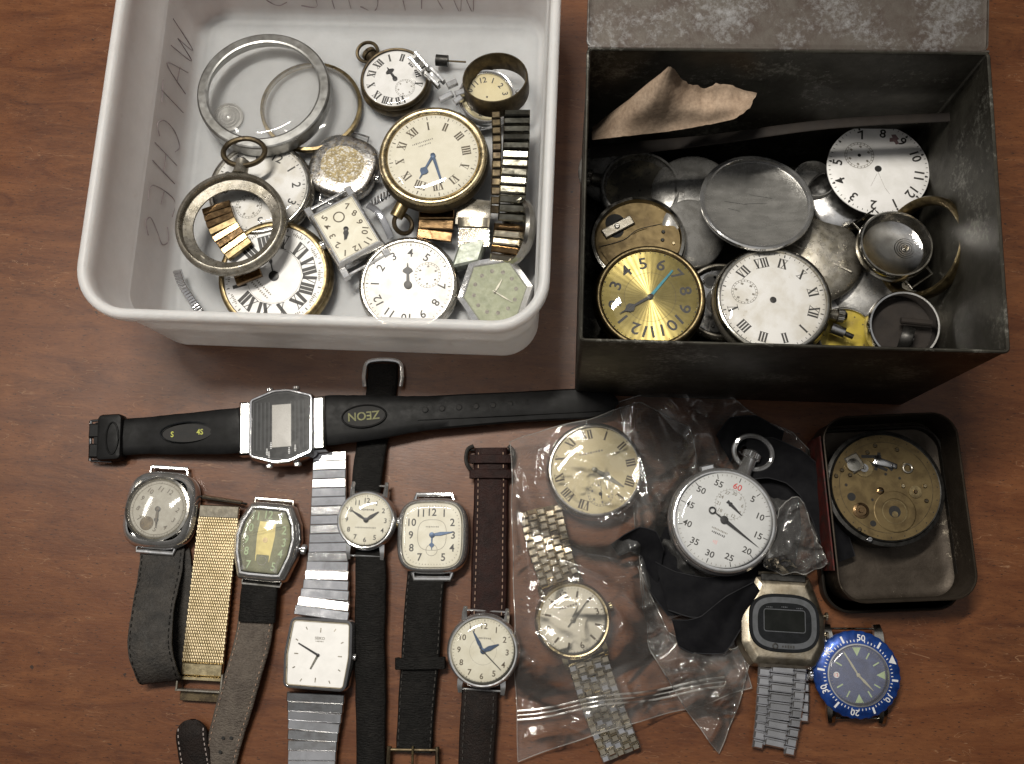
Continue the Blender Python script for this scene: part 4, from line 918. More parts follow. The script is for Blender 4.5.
# scuffed case back, small silver case, oval lid
t, R = plain_case('round scratched brownish case back between the oval lid and the wire lug case', 818, 256, 3.0, 46, 30, (100, 6), nickel)
mb = MB(); obox(mb, (0, 0, .74), (R*.8, 0, 0), (0, .05, 0), (0, 0, .06), .02, nickel); mb.build('hinge_bar', t)
plain_case('small polished silver case with dark specks, peeping out under the white enamel dial', 842, 196, 3.0, 36, 0, (150, 4), pbr('specked_silver', (.8, .79, .78), (.6, .58, .56), 1, .12, .25, 1.5, c3=(.1, .08, .06), scale3=6, th3=(.62, .7)))
t = thing('silver_cover', 'large oval looking open silver lid with dull scratched inside, at the top of the heap', 'case lid', 757, 201, 4.4, .4, 0, (190, 14), GB)
R = rad(58, 757, 201, 5.0); mb = MB(); lathe(mb, [(R*.6, 0), (R*.97, .08), (R, .25), (R*.995, .38), (R*.97, .42), (R*.93, .4), (R*.91, .3), (R*.88, .22), (R*.6, .15), (.02, .13)], chrome, 72, True, True)
mb.build('rim', t, ang=40); mb = MB(); lathe(mb, [(R*.9, .27), (R*.87, .235), (R*.6, .17), (.02, .15)], plate_scuffed, 72, False, True)
for (x0, y0, x1, y1) in ((-.55, .05, -.15, -.02), (-.2, .0, .2, .02), (-.5, -.1, -.3, -.16), (-.1, .2, .3, .12)): bar(mb, x0*R, y0*R, x1*R, y1*R, .012, .012, .185, steel_links)
mb.build('inner_face', t, ang=60)
# white enamel dial
t = thing('enamel_dial', 'loose white enamel dial with Arabic numerals and a hairline crack, no case', 'watch dial', 878, 169, 4.5, .1, 132, (170, 4), GB)
R = rad(51, 878, 169, 4.6)
mb = MB(); lathe(mb, [(R*.97, 0), (R, .03), (R, .08), (R*.985, .1), (R*.5, .11), (.02, .115)], enamel, 72, True, True)
sx_, sy_ = dial_marks(mb, R, .118, ink, 'arabic', .8, .24, 'dots', sub=(180, .46, .29), skip=(6,), subm=ink_soft)
disc(mb, .08, .118+ZI*3, black_hole, sx_, sy_, 16); disc(mb, .16, .118+ZI*3, black_hole, 0, 0, 20)
for a, b in (((0, -.05), (.25, .35)), ((.25, .35), (.3, .5)), ((.1, .05), (.4, .12))): bar(mb, a[0]*R, a[1]*R, b[0]*R, b[1]*R, .014, .008, .118+ZI, ink_soft)
flat(mb, [(x*R, y*R) for x, y in ((-.84, -.2), (-.8, -.08), (-.76, -.1), (-.72, -.02), (-.66, -.06), (-.69, -.13), (-.63, -.19), (-.7, -.24), (-.74, -.2), (-.78, -.26))], .118+ZI*2, pbr('reddish_stain', (.12, .07, .08), (.2, .13, .13), 0, .7))
mb.build('dial', t, recalc=False)
# wire lug case
t, R = plain_case('round steel wristwatch case with wire lugs and an engraved empty inside', 897, 243, 4.6, 38, -35, (195, 6), nickel_light, dome=False, lug=True)
mb = MB(); lathe(mb, [(R*.85, .3), (R*.8, .24), (R*.3, .2), (.02, .19)], steel, 56, False, True); 
for q in (.1, .16, .22, .28): ring_flat(mb, R*q, R*(q+.015), .222, dark_metal, R*.3, -R*.2, 32)
screw(mb, R*.3, -R*.2, .22, .12, nickel_light); mb.build('inner_face', t, recalc=False)
# big brass ring leaning on the right wall
t = thing('bezel_ring', 'large brown brass ring leaning upright on the right wall of the tin', 'bezel', 921, 248, 5.1, .4, 0, (92, 60), GB)
R = rad(53, 921, 248, 5.4); mb = MB(); lathe(mb, [(R*.97, 0), (R, .12), (R, .5), (R*.97, .62), (R*.92, .6), (R*.86, .45), (R*.84, .2), (R*.87, .05)], brass_old, 72, wrap=True); mb.build('ring', t, ang=40)
# gear and ring in the front corner
t = thing('case_ring', 'plain steel ring with a dark barrel wheel inside, front right corner of the tin', 'watch case', 905, 325, 5.0, .8, 0, (20, 3), GB)
R = rad(36, 905, 325, 5.8); mb = MB(); lathe(mb, [(R*.95, 0), (R, .1), (R, .65), (R*.97, .78), (R*.92, .78), (R*.9, .65), (R*.9, .05)], steel, 60, wrap=True); mb.build('ring', t, ang=40)
mb = MB(); lathe(mb, [(R*.9, .08), (.02, .06)], card_dark, 40); mb.build('back', t)
mb = MB(); A = Matrix.Translation((.1, -.55, .55)) @ Matrix.Rotation(R_(75), 4, 'Y') @ Matrix.Rotation(R_(20), 4, 'X'); lathe(mb, [(.5, -.25), (.52, -.22), (.52, .22), (.5, .25), (.2, .26), (.2, .3), (.1, .3)], dark_metal, 36, True, True, M=A); tube(mb, [(-.1, .25, .6), (1.2, .1, .6)], .14, card_dark, 10); mb.build('barrel', t)
t = thing('gear_wheel', 'dark toothed wheel lying flat under the steel ring in the front corner', 'gear', 888, 320, 2.8, .2, 0, None, GB)
mb = MB(); wheel(mb, 0, 0, 0, rad(46, 888, 320, 3), nickel, 60); mb.build('wheel', t)
# yellow dial with its crown
t = thing('pocket_watch', 'small yellow lacquered case with stem and crown, tucked beside the white Roman dial', 'pocket watch', 845, 335, 3.2, .7, 0, (20, 3), GB)
R = rad(30, 845, 335, 3.9); round_case(t, R, .7, steel, nickel_light, face_r=.88); plain_dial(t, R*.88, .7, tin_yellow, lambda m: dial_marks(m, R*.88, .7, ink_brown, 'dot', .8, .1, None, bold=.5), hole=False)
# white Roman dial without hands
t = thing('pocket_watch', 'silver pocket watch with white Roman dial and no hands, front centre of the tin', 'pocket watch', 773, 300, 3.9, 1.2, 108, (190, 6), GB)
R = rad(61, 772, 299, 5.2); round_case(t, R, 1.2, nickel, nickel_light, face_r=.88)
plain_dial(t, R*.88, 1.2, enamel_stained, lambda m: dial_marks(m, R*.88, 1.2, ink, 'roman', .78, .19, 'thin', sub=(180, .55, .25), skip=(6,), subm=ink_soft, bold=1.1)); disc_ = MB(); lathe(disc_, [(R*.05, 1.2), (R*.055, 1.23), (R*.03, 1.24)], dark_metal, 20, False, True); disc_.build('centre_post', t); crystal(t, R*.88, 1.3, .22)
pendant_bow(t, R, .6, nickel, 100-108, bow=0, ln=.14, wd=.09, crown=nickel_light)
t = thing('stem_pipe', 'short steel pipe with a dark pin lying on the yellow case', 'watch part', 836, 330, 4.2, .3, 0, None, GB)
mb = MB(); tube(mb, [P(831, 328, 4.6), P(844, 333, 4.6)], .26, steel, 16); mb.build('pipe', t, world=True); mb = MB(); tube(mb, [P(844, 333, 4.6), P(853, 337, 4.6)], [.12, .12], dark_metal, 10); mb.build('pin', t, world=True)
# ================================================================== on the table
GW = 'wristwatches laid out on the wooden table'
def W(t): return full_mat(t)
# ---------- black digital watch across the table
t = thing('digital_watch', 'black resin digital watch with chrome framed hexagonal face, laid across the straps', 'wristwatch', 281, 425, .55, .95, -4, (180, 3), GW)
k = pc(281, 425, 1.5)
def q(px, py, z=1.5): return parent_inv(t) @ P(px, py, z)
mb = MB(); o_ = rpoly([(-41*k, -26*k), (-6*k, -37*k), (8*k, -37*k), (40*k, -25*k), (41*k, 24*k), (10*k, 36*k), (-8*k, 36*k), (-40*k, 24*k)], [.1, .9, .9, .1, .1, .9, .9, .1], 5)
db, dr = [(-33*k, -31*k), (-8*k, -39*k), (8*k, -39*k), (32*k, -30*k), (33*k, 30*k), (8*k, 38*k), (-8*k, 38*k), (-33*k, 29*k)], [.3, 1.2, 1.2, .3, .3, 1.2, 1.2, .3]
loftp(mb, db, dr, [(-.2, 0), (0, .12), (0, .6), (-.05, .9), (-.1, .97), (-.17, .97), (-.2, .93)], steel_links, True, False); mb.build('case', t, ang=30)
fo = inset(db, dr, -.19)
mb = MB(); flat(mb, fo, .935, face_black)
for i, x in enumerate((-24, -20, -16, -12, 10, 14, 18, 22)): bar(mb, x*k, -24*k, x*k, 24*k, .03, .03, .94, line_grey)
for x, y in ((-14, -26), (-12, -29), (8, -26), (14, -24), (-10, -20)): marks_line(mb, x*k, y*k, .35, .1, .941, 90, white_mark, 4)
skin(mb, [[(x, y, .941) for x, y in inset(db, dr, -.25)], [(x, y, .941) for x, y in inset(db, dr, -.27)]], line_grey)
mb.build('face', t, recalc=False)
mb = MB(); flat(mb, [(-9*k, -22*k), (10*k, -22*k), (10*k, 21*k), (-9*k, 21*k)], .945, lcd); mb.build('display', t, recalc=False)
for x, y, a in ((-14, 37, 0), (13, 37, 0), (-14, -37, 180), (14, -37, 180)): crown_side(t, x*k, y*k, .5, .17, a, chrome, .2)
for s in (-1, 1): mb = MB(); obox(mb, (s*37*k, 0, .5), (6*k, 0, 0), (0, 27*k, 0), (0, 0, .34), .1, steel); mb.build('end_piece', t)
mb = MB(); sw1 = strap(mb, [P(245, 429, .95), P(232, 431, 1.0), P(180, 434, .75), P(140, 436, .55), P(96, 440, .5)], [47*k, 46*k, 42*k, 37*k, 36*k], .32, rubber, 8); s1 = mb.build('strap_short', t, world=True)
mb = MB(); strap(mb, [P(318, 421, .95), P(332, 420, 1.0), P(380, 417, 1.0), P(430, 413, .9), P(520, 407, .75), P(618, 402, .6)], [50*k, 50*k, 44*k, 34*k, 31*k, 30*k], .34, rubber, 8, tip='end'); s2 = mb.build('strap_long', t, world=True)
def oval(mb, px, py, z, a, b, ang, m): M = Matrix.Translation(P(px, py, z)) @ Matrix.Rotation(R_(ang), 4, 'Z'); torus(mb, a, .045, m, M=M, ry=b, n=36)
mb = MB(); oval(mb, 187, 432, 1.02, 27*k, 10*k, 3, face_black); mb.build('badge_ring', s1, world=False).matrix_basis = parent_inv(t)
mb = MB(); M = Matrix.Translation(P(187, 433, 1.12)) @ Matrix.Rotation(R_(3), 4, 'Z'); flat(mb, circ(9*k, 32, 25*k), -.012, black_hole, M); text(mb, 'S', .28, -15*k, -.5*k, .003, 0, yellow_mark, .9, M); text(mb, '4S', .28, 13*k, .5*k, .003, 0, yellow_mark, .9, M); mb.build('badge', s1).matrix_basis = parent_inv(t)
mb = MB(); M = Matrix.Translation(P(364, 416, 1.27)) @ Matrix.Rotation(R_(5), 4, 'Z'); torus(mb, 22*k, .045, rubber, M=M, ry=11*k, n=36); flat(mb, circ(10*k, 32, 21*k), -.012, black_hole, M); text(mb, 'ZEON', .42, 0, 0, .01, 180, pbr('dull_yellow_print', (.2, .2, .07), (.13, .13, .05), 0, .6), 1, M); mb.build('badge', s2).matrix_basis = parent_inv(t)
mb = MB()
for i in range(11):
    f = i/10; px, py = 425+f*170, 409.5-f*11; p = P(px, py, 1.14-.36*f); lathe(mb, [(.12, 0), (.16, .012), (.12, .02)], rubber, 14, M=Matrix.Translation(p)); disc(mb, .115, .01, black_hole, n=14, M=Matrix.Translation(p))
tube(mb, [P(418, 420, 1.1), P(520, 415, .97), P(600, 411, .8)], .03, rubber, 6); mb.build('strap_holes', s2).matrix_basis = parent_inv(t)
mb = MB(); a, b = P(91, 421, .5), P(90, 461, .5); tube(mb, [a, b], .08, steel); tube(mb, [P(91, 421, .5), P(112, 419, .5)], .07, steel); tube(mb, [P(91, 461, .5), P(112, 462, .5)], .07, steel)
obox(mb, P(96, 431, .55), (.28, 0, 0), (0, .35, 0), (0, 0, .2), .06, rubber); obox(mb, P(96, 451, .55), (.28, 0, 0), (0, .35, 0), (0, 0, .2), .06, rubber); mb.build('buckle', t, world=True)
mb = MB(); c = P(112, 438, .55); loftp(mb, rect(1.25, 2.3), .25, [(-.05, -.35), (0, -.25), (0, .25), (-.06, .36), (-.2, .4)], rubber, M=Matrix.Translation(c) @ Matrix.Rotation(R_(3), 4, 'Z')); oval(mb, 112, 438, .96, .3, .78, 3, rubber); mb.build('keeper', t, world=True)

# ---------- silver cushion watch, far left
t = thing('wristwatch', 'chrome cushion shaped wristwatch with grey dial and curled grey leather strap, leftmost', 'wristwatch', 158, 509, 0.15, .85, 4, (180, 4), GW)
k = pc(158, 509, 1.0); mb = MB(); o_ = superell(36*k, 38*k, 3.2)
loft(mb, o_, [(-.25, 0), (0, .15), (.02, .5), (-.1, .78), (-.22, .88), (-.3, .93), (-.36, .9)], chrome, True, False); mb.build('case', t, ang=45); R = 29*k
mb = MB(); lathe(mb, [(R*1.12, .78), (R*1.1, .95), (R*1.02, .98), (R*.97, .88), (R*.95, .84)], nickel_light, 56); mb.build('bezel', t)
plain_dial(t, R, .85, dial_grey, lambda m: (dial_marks(m, R*.95, .85, ink_brown, 'arabic', .72, .22, 'thin', upright=True, rot=29, skip=(6,), sub=(211, .62, .24), face=brass_dark), ring_flat(m, R*.86, R*.875, .85+ZI, ink_brown)), hole=False)
hand(t, 'hour_hand', 178, R*.55, R*.12, .9, hand_black, 'spade', .1); hand(t, 'minute_hand', 176, R*.62, R*.09, .92, ink_brown, 'leaf', .1); crystal(t, R, .95, .2, glass_hazy)
mb = MB(); tube(mb, [(-.95, 34*k, .3), (-.9, 43*k, .3), (.9, 43*k, .3), (.95, 34*k, .3)], .11, chrome); mb.build('wire_lug', t)
mb = MB(); tube(mb, [(-.95, -34*k, .3), (-.9, -41*k, .3), (.9, -41*k, .3), (.95, -34*k, .3)], .11, chrome); mb.build('wire_lug', t)
mb = MB(); sw1 = strap(mb, [P(163, 548, .35), P(160, 575, .6), P(153, 610, 1.1), P(150, 645, 1.4), P(155, 668, 1.25), P(160, 680, .75), P(163, 676, .25)], [44*k, 43*k, 42*k, 42*k, 41*k, 40*k, 38*k], .2, leather_grey, 10, side0=(1, .12, 0), fix=True); stitch(mb, sw1, .2, leather_black, .12, .3); mb.build('strap', t, world=True, ang=60)
mb = MB(); strap(mb, [P(170, 552, .2), P(174, 590, .2), P(176, 630, .2), P(172, 672, .22)], [40*k, 40*k, 38*k, 30*k], .18, leather_grey, 8, side0=(1, 0, 0)); mb.build('strap_tail', t, world=True, ang=60)

# ---------- gold mesh bracelet
t = thing('mesh_bracelet', 'gold mesh bracelet strip with a spring bar at its top and open clasp below', 'bracelet', 214, 590, .1, .3, 8, None, GW)
k = pc(214, 590, .3); mb = MB(); A0, A1 = Vector(P(220, 506, .5)), Vector(P(203, 665, .45))
ax = (A1-A0).normalized(); sd = Vector((-ax.y, ax.x, 0)).normalized(); ln = (A1-A0).length; wd = 40*k
strap(mb, [A0+ax*.1-Vector((0, 0, .1)), A0.lerp(A1, .5)-Vector((0, 0, .1)), A1-Vector((0, 0, .1))], wd*.98, .12, brass_old)
nr, ncol = 48, 17
for i in range(nr):
    for j in range(ncol+(i % 2)):
        u = (j+(0 if i % 2 else .5))/ncol-.5
        if abs(u) > .49: u = math.copysign(.485, u)
        p = A0+ax*(.55+(ln-.65)*i/nr)+sd*u*wd; p.z = A0.z+.02
        obox(mb, p, ax*.085+sd*.02, sd*wd/ncol*.46-ax*.03, Vector((0, 0, .06))+ax*.03, .03, mesh_gold)
mb.build('mesh', t, world=True)
mb = MB(); obox(mb, A0+ax*.28, ax*.3, sd*wd*.5, (0, 0, .11), .04, gold_pale); mb.build('end_plate', t, world=True)
mb = MB(); obox(mb, A1+ax*.2, ax*.28, sd*wd*.5, (0, 0, .13), .04, gold); obox(mb, A1+ax*.62, ax*.09, sd*wd*.5, (0, 0, .1), .03, gold); mb.build('clasp_plate', t, world=True)
mb = MB(); cb = A1+ax*.95
for s in (-1, 1): obox(mb, cb-ax*.2+sd*s*wd*.54, ax*.4, sd*.05, (0, 0, .28), .02, nickel)
obox(mb, cb+ax*.2, ax*.05, sd*wd*.58, (0, 0, .25), .02, nickel); obox(mb, cb+ax*.45-Vector((0, 0, .15)), ax*.26, sd*wd*.5, (0, 0, .05), .02, brass_dark); mb.build('clasp', t, world=True)
mb = MB(); tube(mb, [P(196, 496, .5), P(203, 497, .5)], .05, dark_metal); tube(mb, [P(203, 497, .5), P(242, 503, .5)], .11, gold_pale); tube(mb, [P(242, 503, .5), P(247, 504, .5)], .05, dark_metal); mb.build('spring_bar', t, world=True)

# ---------- tonneau watch with olive and yellow dial
t = thing('wristwatch', 'barrel shaped steel wristwatch with olive and yellow dial on a cracked taupe strap', 'wristwatch', 265, 541, .2, .9, 5, (180, 3), GW)
k = pc(265, 541, 1.1)
def ton(sx_, sy_): 
    out = [(-24*k, -38*k), (-12*k, -39*k), (12*k, -39*k), (24*k, -38*k), (32*k, -14*k), (34*k, 4*k), (31*k, 20*k), (22*k, 38*k), (10*k, 39*k), (-10*k, 39*k), (-22*k, 38*k), (-31*k, 20*k), (-34*k, 4*k), (-32*k, -14*k)]
    return out
mb = MB(); loftp(mb, ton(1, 1), .25, [(-.2, 0), (0, .15), (0, .55), (-.12, .85), (-.26, .95), (-.34, .95), (-.36, .88)], chrome, True, False, n=3); mb.build('case', t, ang=35)
do = inset(ton(1, 1), .25, -.34, 3)
mb = MB(); flat(mb, do, .88, dial_green); mb.build('dial', t, recalc=False)
mb = MB(); flat(mb, [(-7*k, -20*k), (7*k, -20*k), (8*k, -8*k), (9*k, 6*k), (8*k, 19*k), (-8*k, 19*k), (-9*k, 6*k), (-8*k, -8*k)], .885, dial_yellow); 
for h, (x, y) in {12: (0, 26), 1: (13, 24), 2: (17.5, 12), 3: (19, 0), 4: (17, -11), 5: (12, -24), 7: (-13, -24), 8: (-17, -11), 9: (-19, 0), 10: (-17.5, 12), 11: (-13, 24)}.items(): text(mb, str(h), 8.2*k, x*k, y*k, .89, 0, lume, .85)
flat(mb, rrect(13*k, 11*k, .05, 3), .891, dial_green, Matrix.Translation((0, -19*k, 0))); ring_flat(mb, 4*k, 4.6*k, .894, ink_soft, 0, -19*k, 20); disc(mb, .13, .893, brass_old, 0, 1*k, 16); mb.build('dial_print', t, recalc=False)
crystal(t, 1, .93, .22, glass_hazy, ol=do); crown_side(t, 35*k, -4*k, .45, .24, 95, chrome, .26)
mb = MB(); tube(mb, [(-.95, 36*k, .4), (-.92, 42*k, .4), (.92, 42*k, .4), (.95, 36*k, .4)], .1, nickel_light); mb.build('wire_lug', t)
mb = MB(); tube(mb, [(-.95, -36*k, .4), (-.92, -42*k, .4), (.92, -42*k, .4), (.95, -36*k, .4)], .1, nickel_light); mb.build('wire_lug', t)
mb = MB(); strap(mb, [P(261, 578, .55), P(259, 596, .7), P(257, 622, .65)], [36*k, 37*k, 36*k], .22, leather_black, 8, side0=(1, 0, 0)); mb.build('strap_loop', t, world=True, ang=60)
mb = MB(); sw1 = strap(mb, [P(258, 605, .35), P(253, 640, .5), P(242, 680, .7), P(232, 715, .5), P(224, 745, .4), P(216, 790, .3)], [36*k, 36*k, 36*k, 35*k, 33*k, 30*k], .24, leather_taupe, 10, side0=(1, 0, 0)); stitch(mb, sw1, .24, thread, .14, .26, .1)
for py, px in ((738, 223), (752, 220), (738, 231)): disc(mb, .08, 0, black_hole, n=12, M=Matrix.Translation(P(px, py, .62)))
mb.build('strap', t, world=True, ang=60)
mb = MB(); sw1 = strap(mb, [P(193, 719, .5), P(192, 735, .55), P(196, 762, .4), P(202, 800, .3)], 31*k, .26, leather_dark, 10, side0=(1, 0, 0), tip='start'); stitch(mb, sw1, .26, thread_grey, .16, .24, .12, r0=.35); mb.build('strap_end', t, world=True, ang=60)

# ---------- rectangular quartz watch on an expanding steel band
t = thing('wristwatch', 'silver rectangular wristwatch with blank white dial on an expanding steel bracelet', 'wristwatch', 318, 655, .25, .75, 3.5, (180, 2), GW)
k = pc(318, 655, 1.0); mb = MB(); qb, qr = [(-32*k, -34*k), (32*k, -34*k), (35*k, 0), (32*k, 36*k), (-32*k, 36*k), (-35*k, 0)], [.35, .35, 2, .35, .35, 2]
loftp(mb, qb, qr, [(-.2, 0), (0, .12), (0, .55), (-.06, .8), (-.14, .84), (-.2, .82)], steel_links, True, False); mb.build('case', t, ang=35)
do = inset(qb, qr, -.17)
skin_ = MB(); skin(skin_, [[(x, y, .835) for x, y in inset(qb, qr, -.15)], [(x, y, .85) for x, y in inset(qb, qr, -.19)], [(x, y, .78) for x, y in inset(qb, qr, -.23)]], gold_pale); skin_.build('bezel', t)
def fn(m):
    for h in range(12):
        a = h*30; x, y = pol(1, a); s = min(24*k/max(.01, abs(x)), 26*k/max(.01, abs(y))); L = .1 if h % 3 else .17
        bar(m, x*s, y*s, x*s*(1-L), y*s*(1-L), .05, .05, .75+ZI, nickel)
    text(m, 'SEIKO', .13, 0, 16*k, .75+ZI, 0, ink_soft); marks_line(m, 0, 13*k, .4, .07, .75+ZI, 0, ink_soft, 6)
plain_dial(t, 1, .745, dial_white, fn, ol=do); hand(t, 'minute_hand', -64, 23*k, .1, .8, hand_black, 'baton', .05); hand(t, 'hour_hand', 204, 15*k, .1, .78, hand_grey, 'baton', .05)
crown_side(t, 34*k, 0, .4, .14, 90, chrome, .14)
mb = MB(); links(mb, [P(321, 618, .75), P(325, 595, .62), P(328, 560, .5), P(329, 500, .5), P(330, 452, .45)], [56*k, 46*k, 41*k, 38*k, 36*k, 35*k], .43, .975, .22, steel_links, mats=[steel_links, steel, steel_links, steel_links, steel], ch=.03, jit=1.2); mb.build('bracelet', t, world=True)
mb = MB(); links(mb, [P(316, 693, .75), P(315, 715, .6), P(313, 740, .5), P(311, 790, .5)], [58*k, 52*k, 48*k, 47*k], .43, .975, .22, steel_links, mats=[steel, steel, steel_links, steel_links], ch=.03, jit=1.5); mb.build('bracelet', t, world=True)

# ---------- small round watch on a thin black strap
t = thing('wristwatch', 'small round steel wristwatch with cream dial and black hands on a narrow black strap', 'wristwatch', 366, 520, .3, .8, 2, None, GW)
R = rad(30, 366, 520, 1.1); round_case(t, R, .8, steel_links, chrome, face_r=.86)
def fn(m): dial_marks(m, R*.84, .8, ink, 'arabic', .77, .24, 'thin', upright=True); marks_line(m, 0, R*.34, R*.5, R*.07, .8+ZI, 0, ink, 8); marks_line(m, 0, -R*.25, R*.7, R*.06, .8+ZI, 0, ink_soft, 14)
plain_dial(t, R*.85, .8, dial_cream_l, fn); hand(t, 'minute_hand', -59, R*.62, R*.1, .84, hand_black, 'leaf'); hand(t, 'hour_hand', 55, R*.5, R*.11, .86, hand_black, 'leaf'); crystal(t, R*.85, .92, .18)
lugs(t, R, .4, .8, chrome, .75, .22); crown_side(t, R, 0, .4, .2, 85, chrome, .24)
k = pc(366, 520, .8)
mb = MB(); sw1 = strap(mb, [P(366, 492, .55), P(368, 470, .6), P(372, 445, .35), P(378, 415, .2), P(382, 385, .22), P(383, 364, .3)], [30*k, 31*k, 31*k, 31*k, 31*k, 30*k], .24, leather_black, 8, side0=(1, 0, 0)); mb.build('strap_top', t, world=True, ang=60)
mb = MB(); sw1 = strap(mb, [P(370, 549, .5), P(371, 580, .55), P(370, 640, .45), P(371, 700, .4), P(371, 790, .35)], [29*k, 31*k, 30*k, 29*k, 27*k], .26, leather_black, 8, side0=(1, 0, 0)); mb.build('strap_bottom', t, world=True, ang=60)
mb = MB(); c = P(383, 376, .35); tube(mb, catmull([c+Vector((-.9, -.55, 0)), c+Vector((-.95, .1, 0)), c+Vector((-.7, .75, 0)), c+Vector((.7, .75, 0)), c+Vector((.95, .1, 0)), c+Vector((.9, -.55, 0))], 6), .12, chrome); mb.build('buckle', t, world=True)

# ---------- cushion watch with cream dial
t = thing('wristwatch', 'cushion shaped steel wristwatch with cream dial and blue hands on a worn black strap', 'wristwatch', 432, 535, .25, .85, 0, (180, 3), GW)
k = pc(432, 535, 1.1); mb = MB(); o_ = superell(36*k, 38*k, 3.4)
loft(mb, o_, [(-.25, 0), (0, .15), (0, .5), (-.08, .8), (-.16, .93), (-.22, .95), (-.28, .88)], chrome, True, False); mb.build('case', t, ang=40)
do = offs(o_, -.26)
def fn(m):
    Rx = 27*k
    for h in range(1, 13):
        a = R_(h*30); c, s = math.sin(a), math.cos(a); e = (abs(c)**3.4+abs(s)**3.4)**(-1/3.4)
        if h != 6: text(m, str(h), 7.6*k, c*e*Rx*.78, s*e*Rx*.84, .87+ZI, 0, ink, .95)
    for h in range(60):
        a = R_(h*6); c, s = math.sin(a), math.cos(a); e = (abs(c)**3.4+abs(s)**3.4)**(-1/3.4); bar(m, c*e*Rx*.98, s*e*Rx*1.05, c*e*Rx*1.02, s*e*Rx*1.09, .025, .025, .87+ZI, ink_soft)
    sq = superell(Rx*.52, Rx*.55, 3); skin(m, [[(x, y, .87+ZI) for x, y in sq], [(x, y, .87+ZI) for x, y in offs(sq, .02)]], ink_soft)
    marks_line(m, 0, Rx*.3, Rx*.5, Rx*.06, .87+ZI, 0, ink_soft, 8); ring_flat(m, Rx*.2, Rx*.215, .87+ZI*2, ink_soft, 0, -Rx*.55, 24)
plain_dial(t, 1, .87, dial_cream_l, fn, ol=do); hand(t, 'minute_hand', 82, 21*k, .17, .92, hand_blue, 'leaf', .1); hand(t, 'hour_hand', 180, 15*k, .2, .9, hand_blue, 'spade', .1)
crystal(t, 1, .93, .18, glass, ol=offs(o_, -.25)); crown_side(t, -35*k, 12*k, .4, .2, -90, brass_old, .14)
for s in (1, -1):
    mb = MB(); tube(mb, [(-.98, s*33*k, .35), (-.85, s*42*k, .3), (.85, s*42*k, .3), (.98, s*33*k, .35)], .13, chrome); mb.build('wire_lug', t)
mb = MB(); sw1 = strap(mb, [P(427, 570, .5), P(424, 600, .6), P(421, 650, .55), P(417, 700, .4), P(414, 752, .35)], [38*k, 38*k, 38*k, 36*k, 35*k], .24, leather_black, 10, side0=(1, 0, 0)); stitch(mb, sw1, .24, leather_grey, .1, .3); mb.build('strap', t, world=True, ang=60)
mb = MB(); p = P(420, 664, .72); strap(mb, [p+Vector((-1.02, 0, -.3)), p+Vector((-.98, 0, .02)), p+Vector((.98, .05, .02)), p+Vector((1.02, .05, -.3))], .55, .1, leather_black, 5, side0=(0, 1, 0)); mb.build('keeper', t, world=True)
mb = MB(); c = P(413, 757, .45); tube(mb, catmull([c+Vector((-1.1, .45, 0)), c+Vector((-1.12, -.4, 0)), c+Vector((-.9, -.8, 0)), c+Vector((.9, -.8, 0)), c+Vector((1.12, -.4, 0)), c+Vector((1.1, .45, 0))], 6), .11, brass_dark); tube(mb, [c+Vector((-1.05, .3, 0)), c+Vector((1.05, .3, 0))], .08, brass_dark); tube(mb, [c+Vector((0, .5, .12)), c+Vector((0, -.75, .12))], .06, brass_old); mb.build('buckle', t, world=True)

# ---------- round watch on an oxblood strap
t = thing('wristwatch', 'round steel wristwatch with aged cream dial on an oxblood stitched leather strap', 'wristwatch', 483, 651, .3, .9, 3, None, GW)
R = rad(37, 483, 651, 1.2); round_case(t, R, .9, chrome, chrome, face_r=.87)
def fn(m): dial_marks(m, R*.85, .9, ink_brown, 'arabic', .77, .23, 'thin', upright=True); marks_line(m, 0, R*.33, R*.4, R*.05, .9+ZI, 0, ink_soft, 8); ring_flat(m, R*.36, R*.365, .9+ZI, ink_soft, n=40)
plain_dial(t, R*.86, .9, dial_cream_l, fn); hand(t, 'minute_hand', -31, R*.6, R*.1, .94, hand_blue, 'leaf'); hand(t, 'hour_hand', 64, R*.46, R*.13, .96, hand_blue, 'leaf'); hand(t, 'seconds_hand', 132, R*.68, R*.03, .98, hand_black, 'baton', .2); crystal(t, R*.86, 1.02, .22)
lugs(t, R, .45, .98, chrome, .65, .24)
k = pc(483, 651, .8)
mb = MB(); sw1 = strap(mb, [P(488, 615, .55), P(489, 590, .55), P(490, 540, .4), P(491, 490, .4), P(491, 448, .4)], [37*k, 37*k, 36*k, 36*k, 35*k], .3, leather_brown, 8, side0=(1, 0, 0)); stitch(mb, sw1, .3, thread, .22, .3, .16); mb.build('strap_top', t, world=True, ang=60)
mb = MB()
for yy, zz in ((474, .6), (459, .62)): p = P(491, yy, zz); strap(mb, [p+Vector((-.9, 0, -.25)), p+Vector((-.87, 0, .04)), p+Vector((.87, 0, .04)), p+Vector((.9, 0, -.25))], .42, .1, leather_brown, 5, side0=(0, 1, 0))
mb.build('keeper', t, world=True)
mb = MB(); sw1 = strap(mb, [P(480, 688, .5), P(479, 715, .5), P(477, 745, .42), P(475, 800, .35)], [36*k, 37*k, 36*k, 34*k], .3, leather_dark, 8, side0=(1, 0, 0)); stitch(mb, sw1, .3, leather_grey, .2, .3, .16); mb.build('strap_bottom', t, world=True, ang=60)
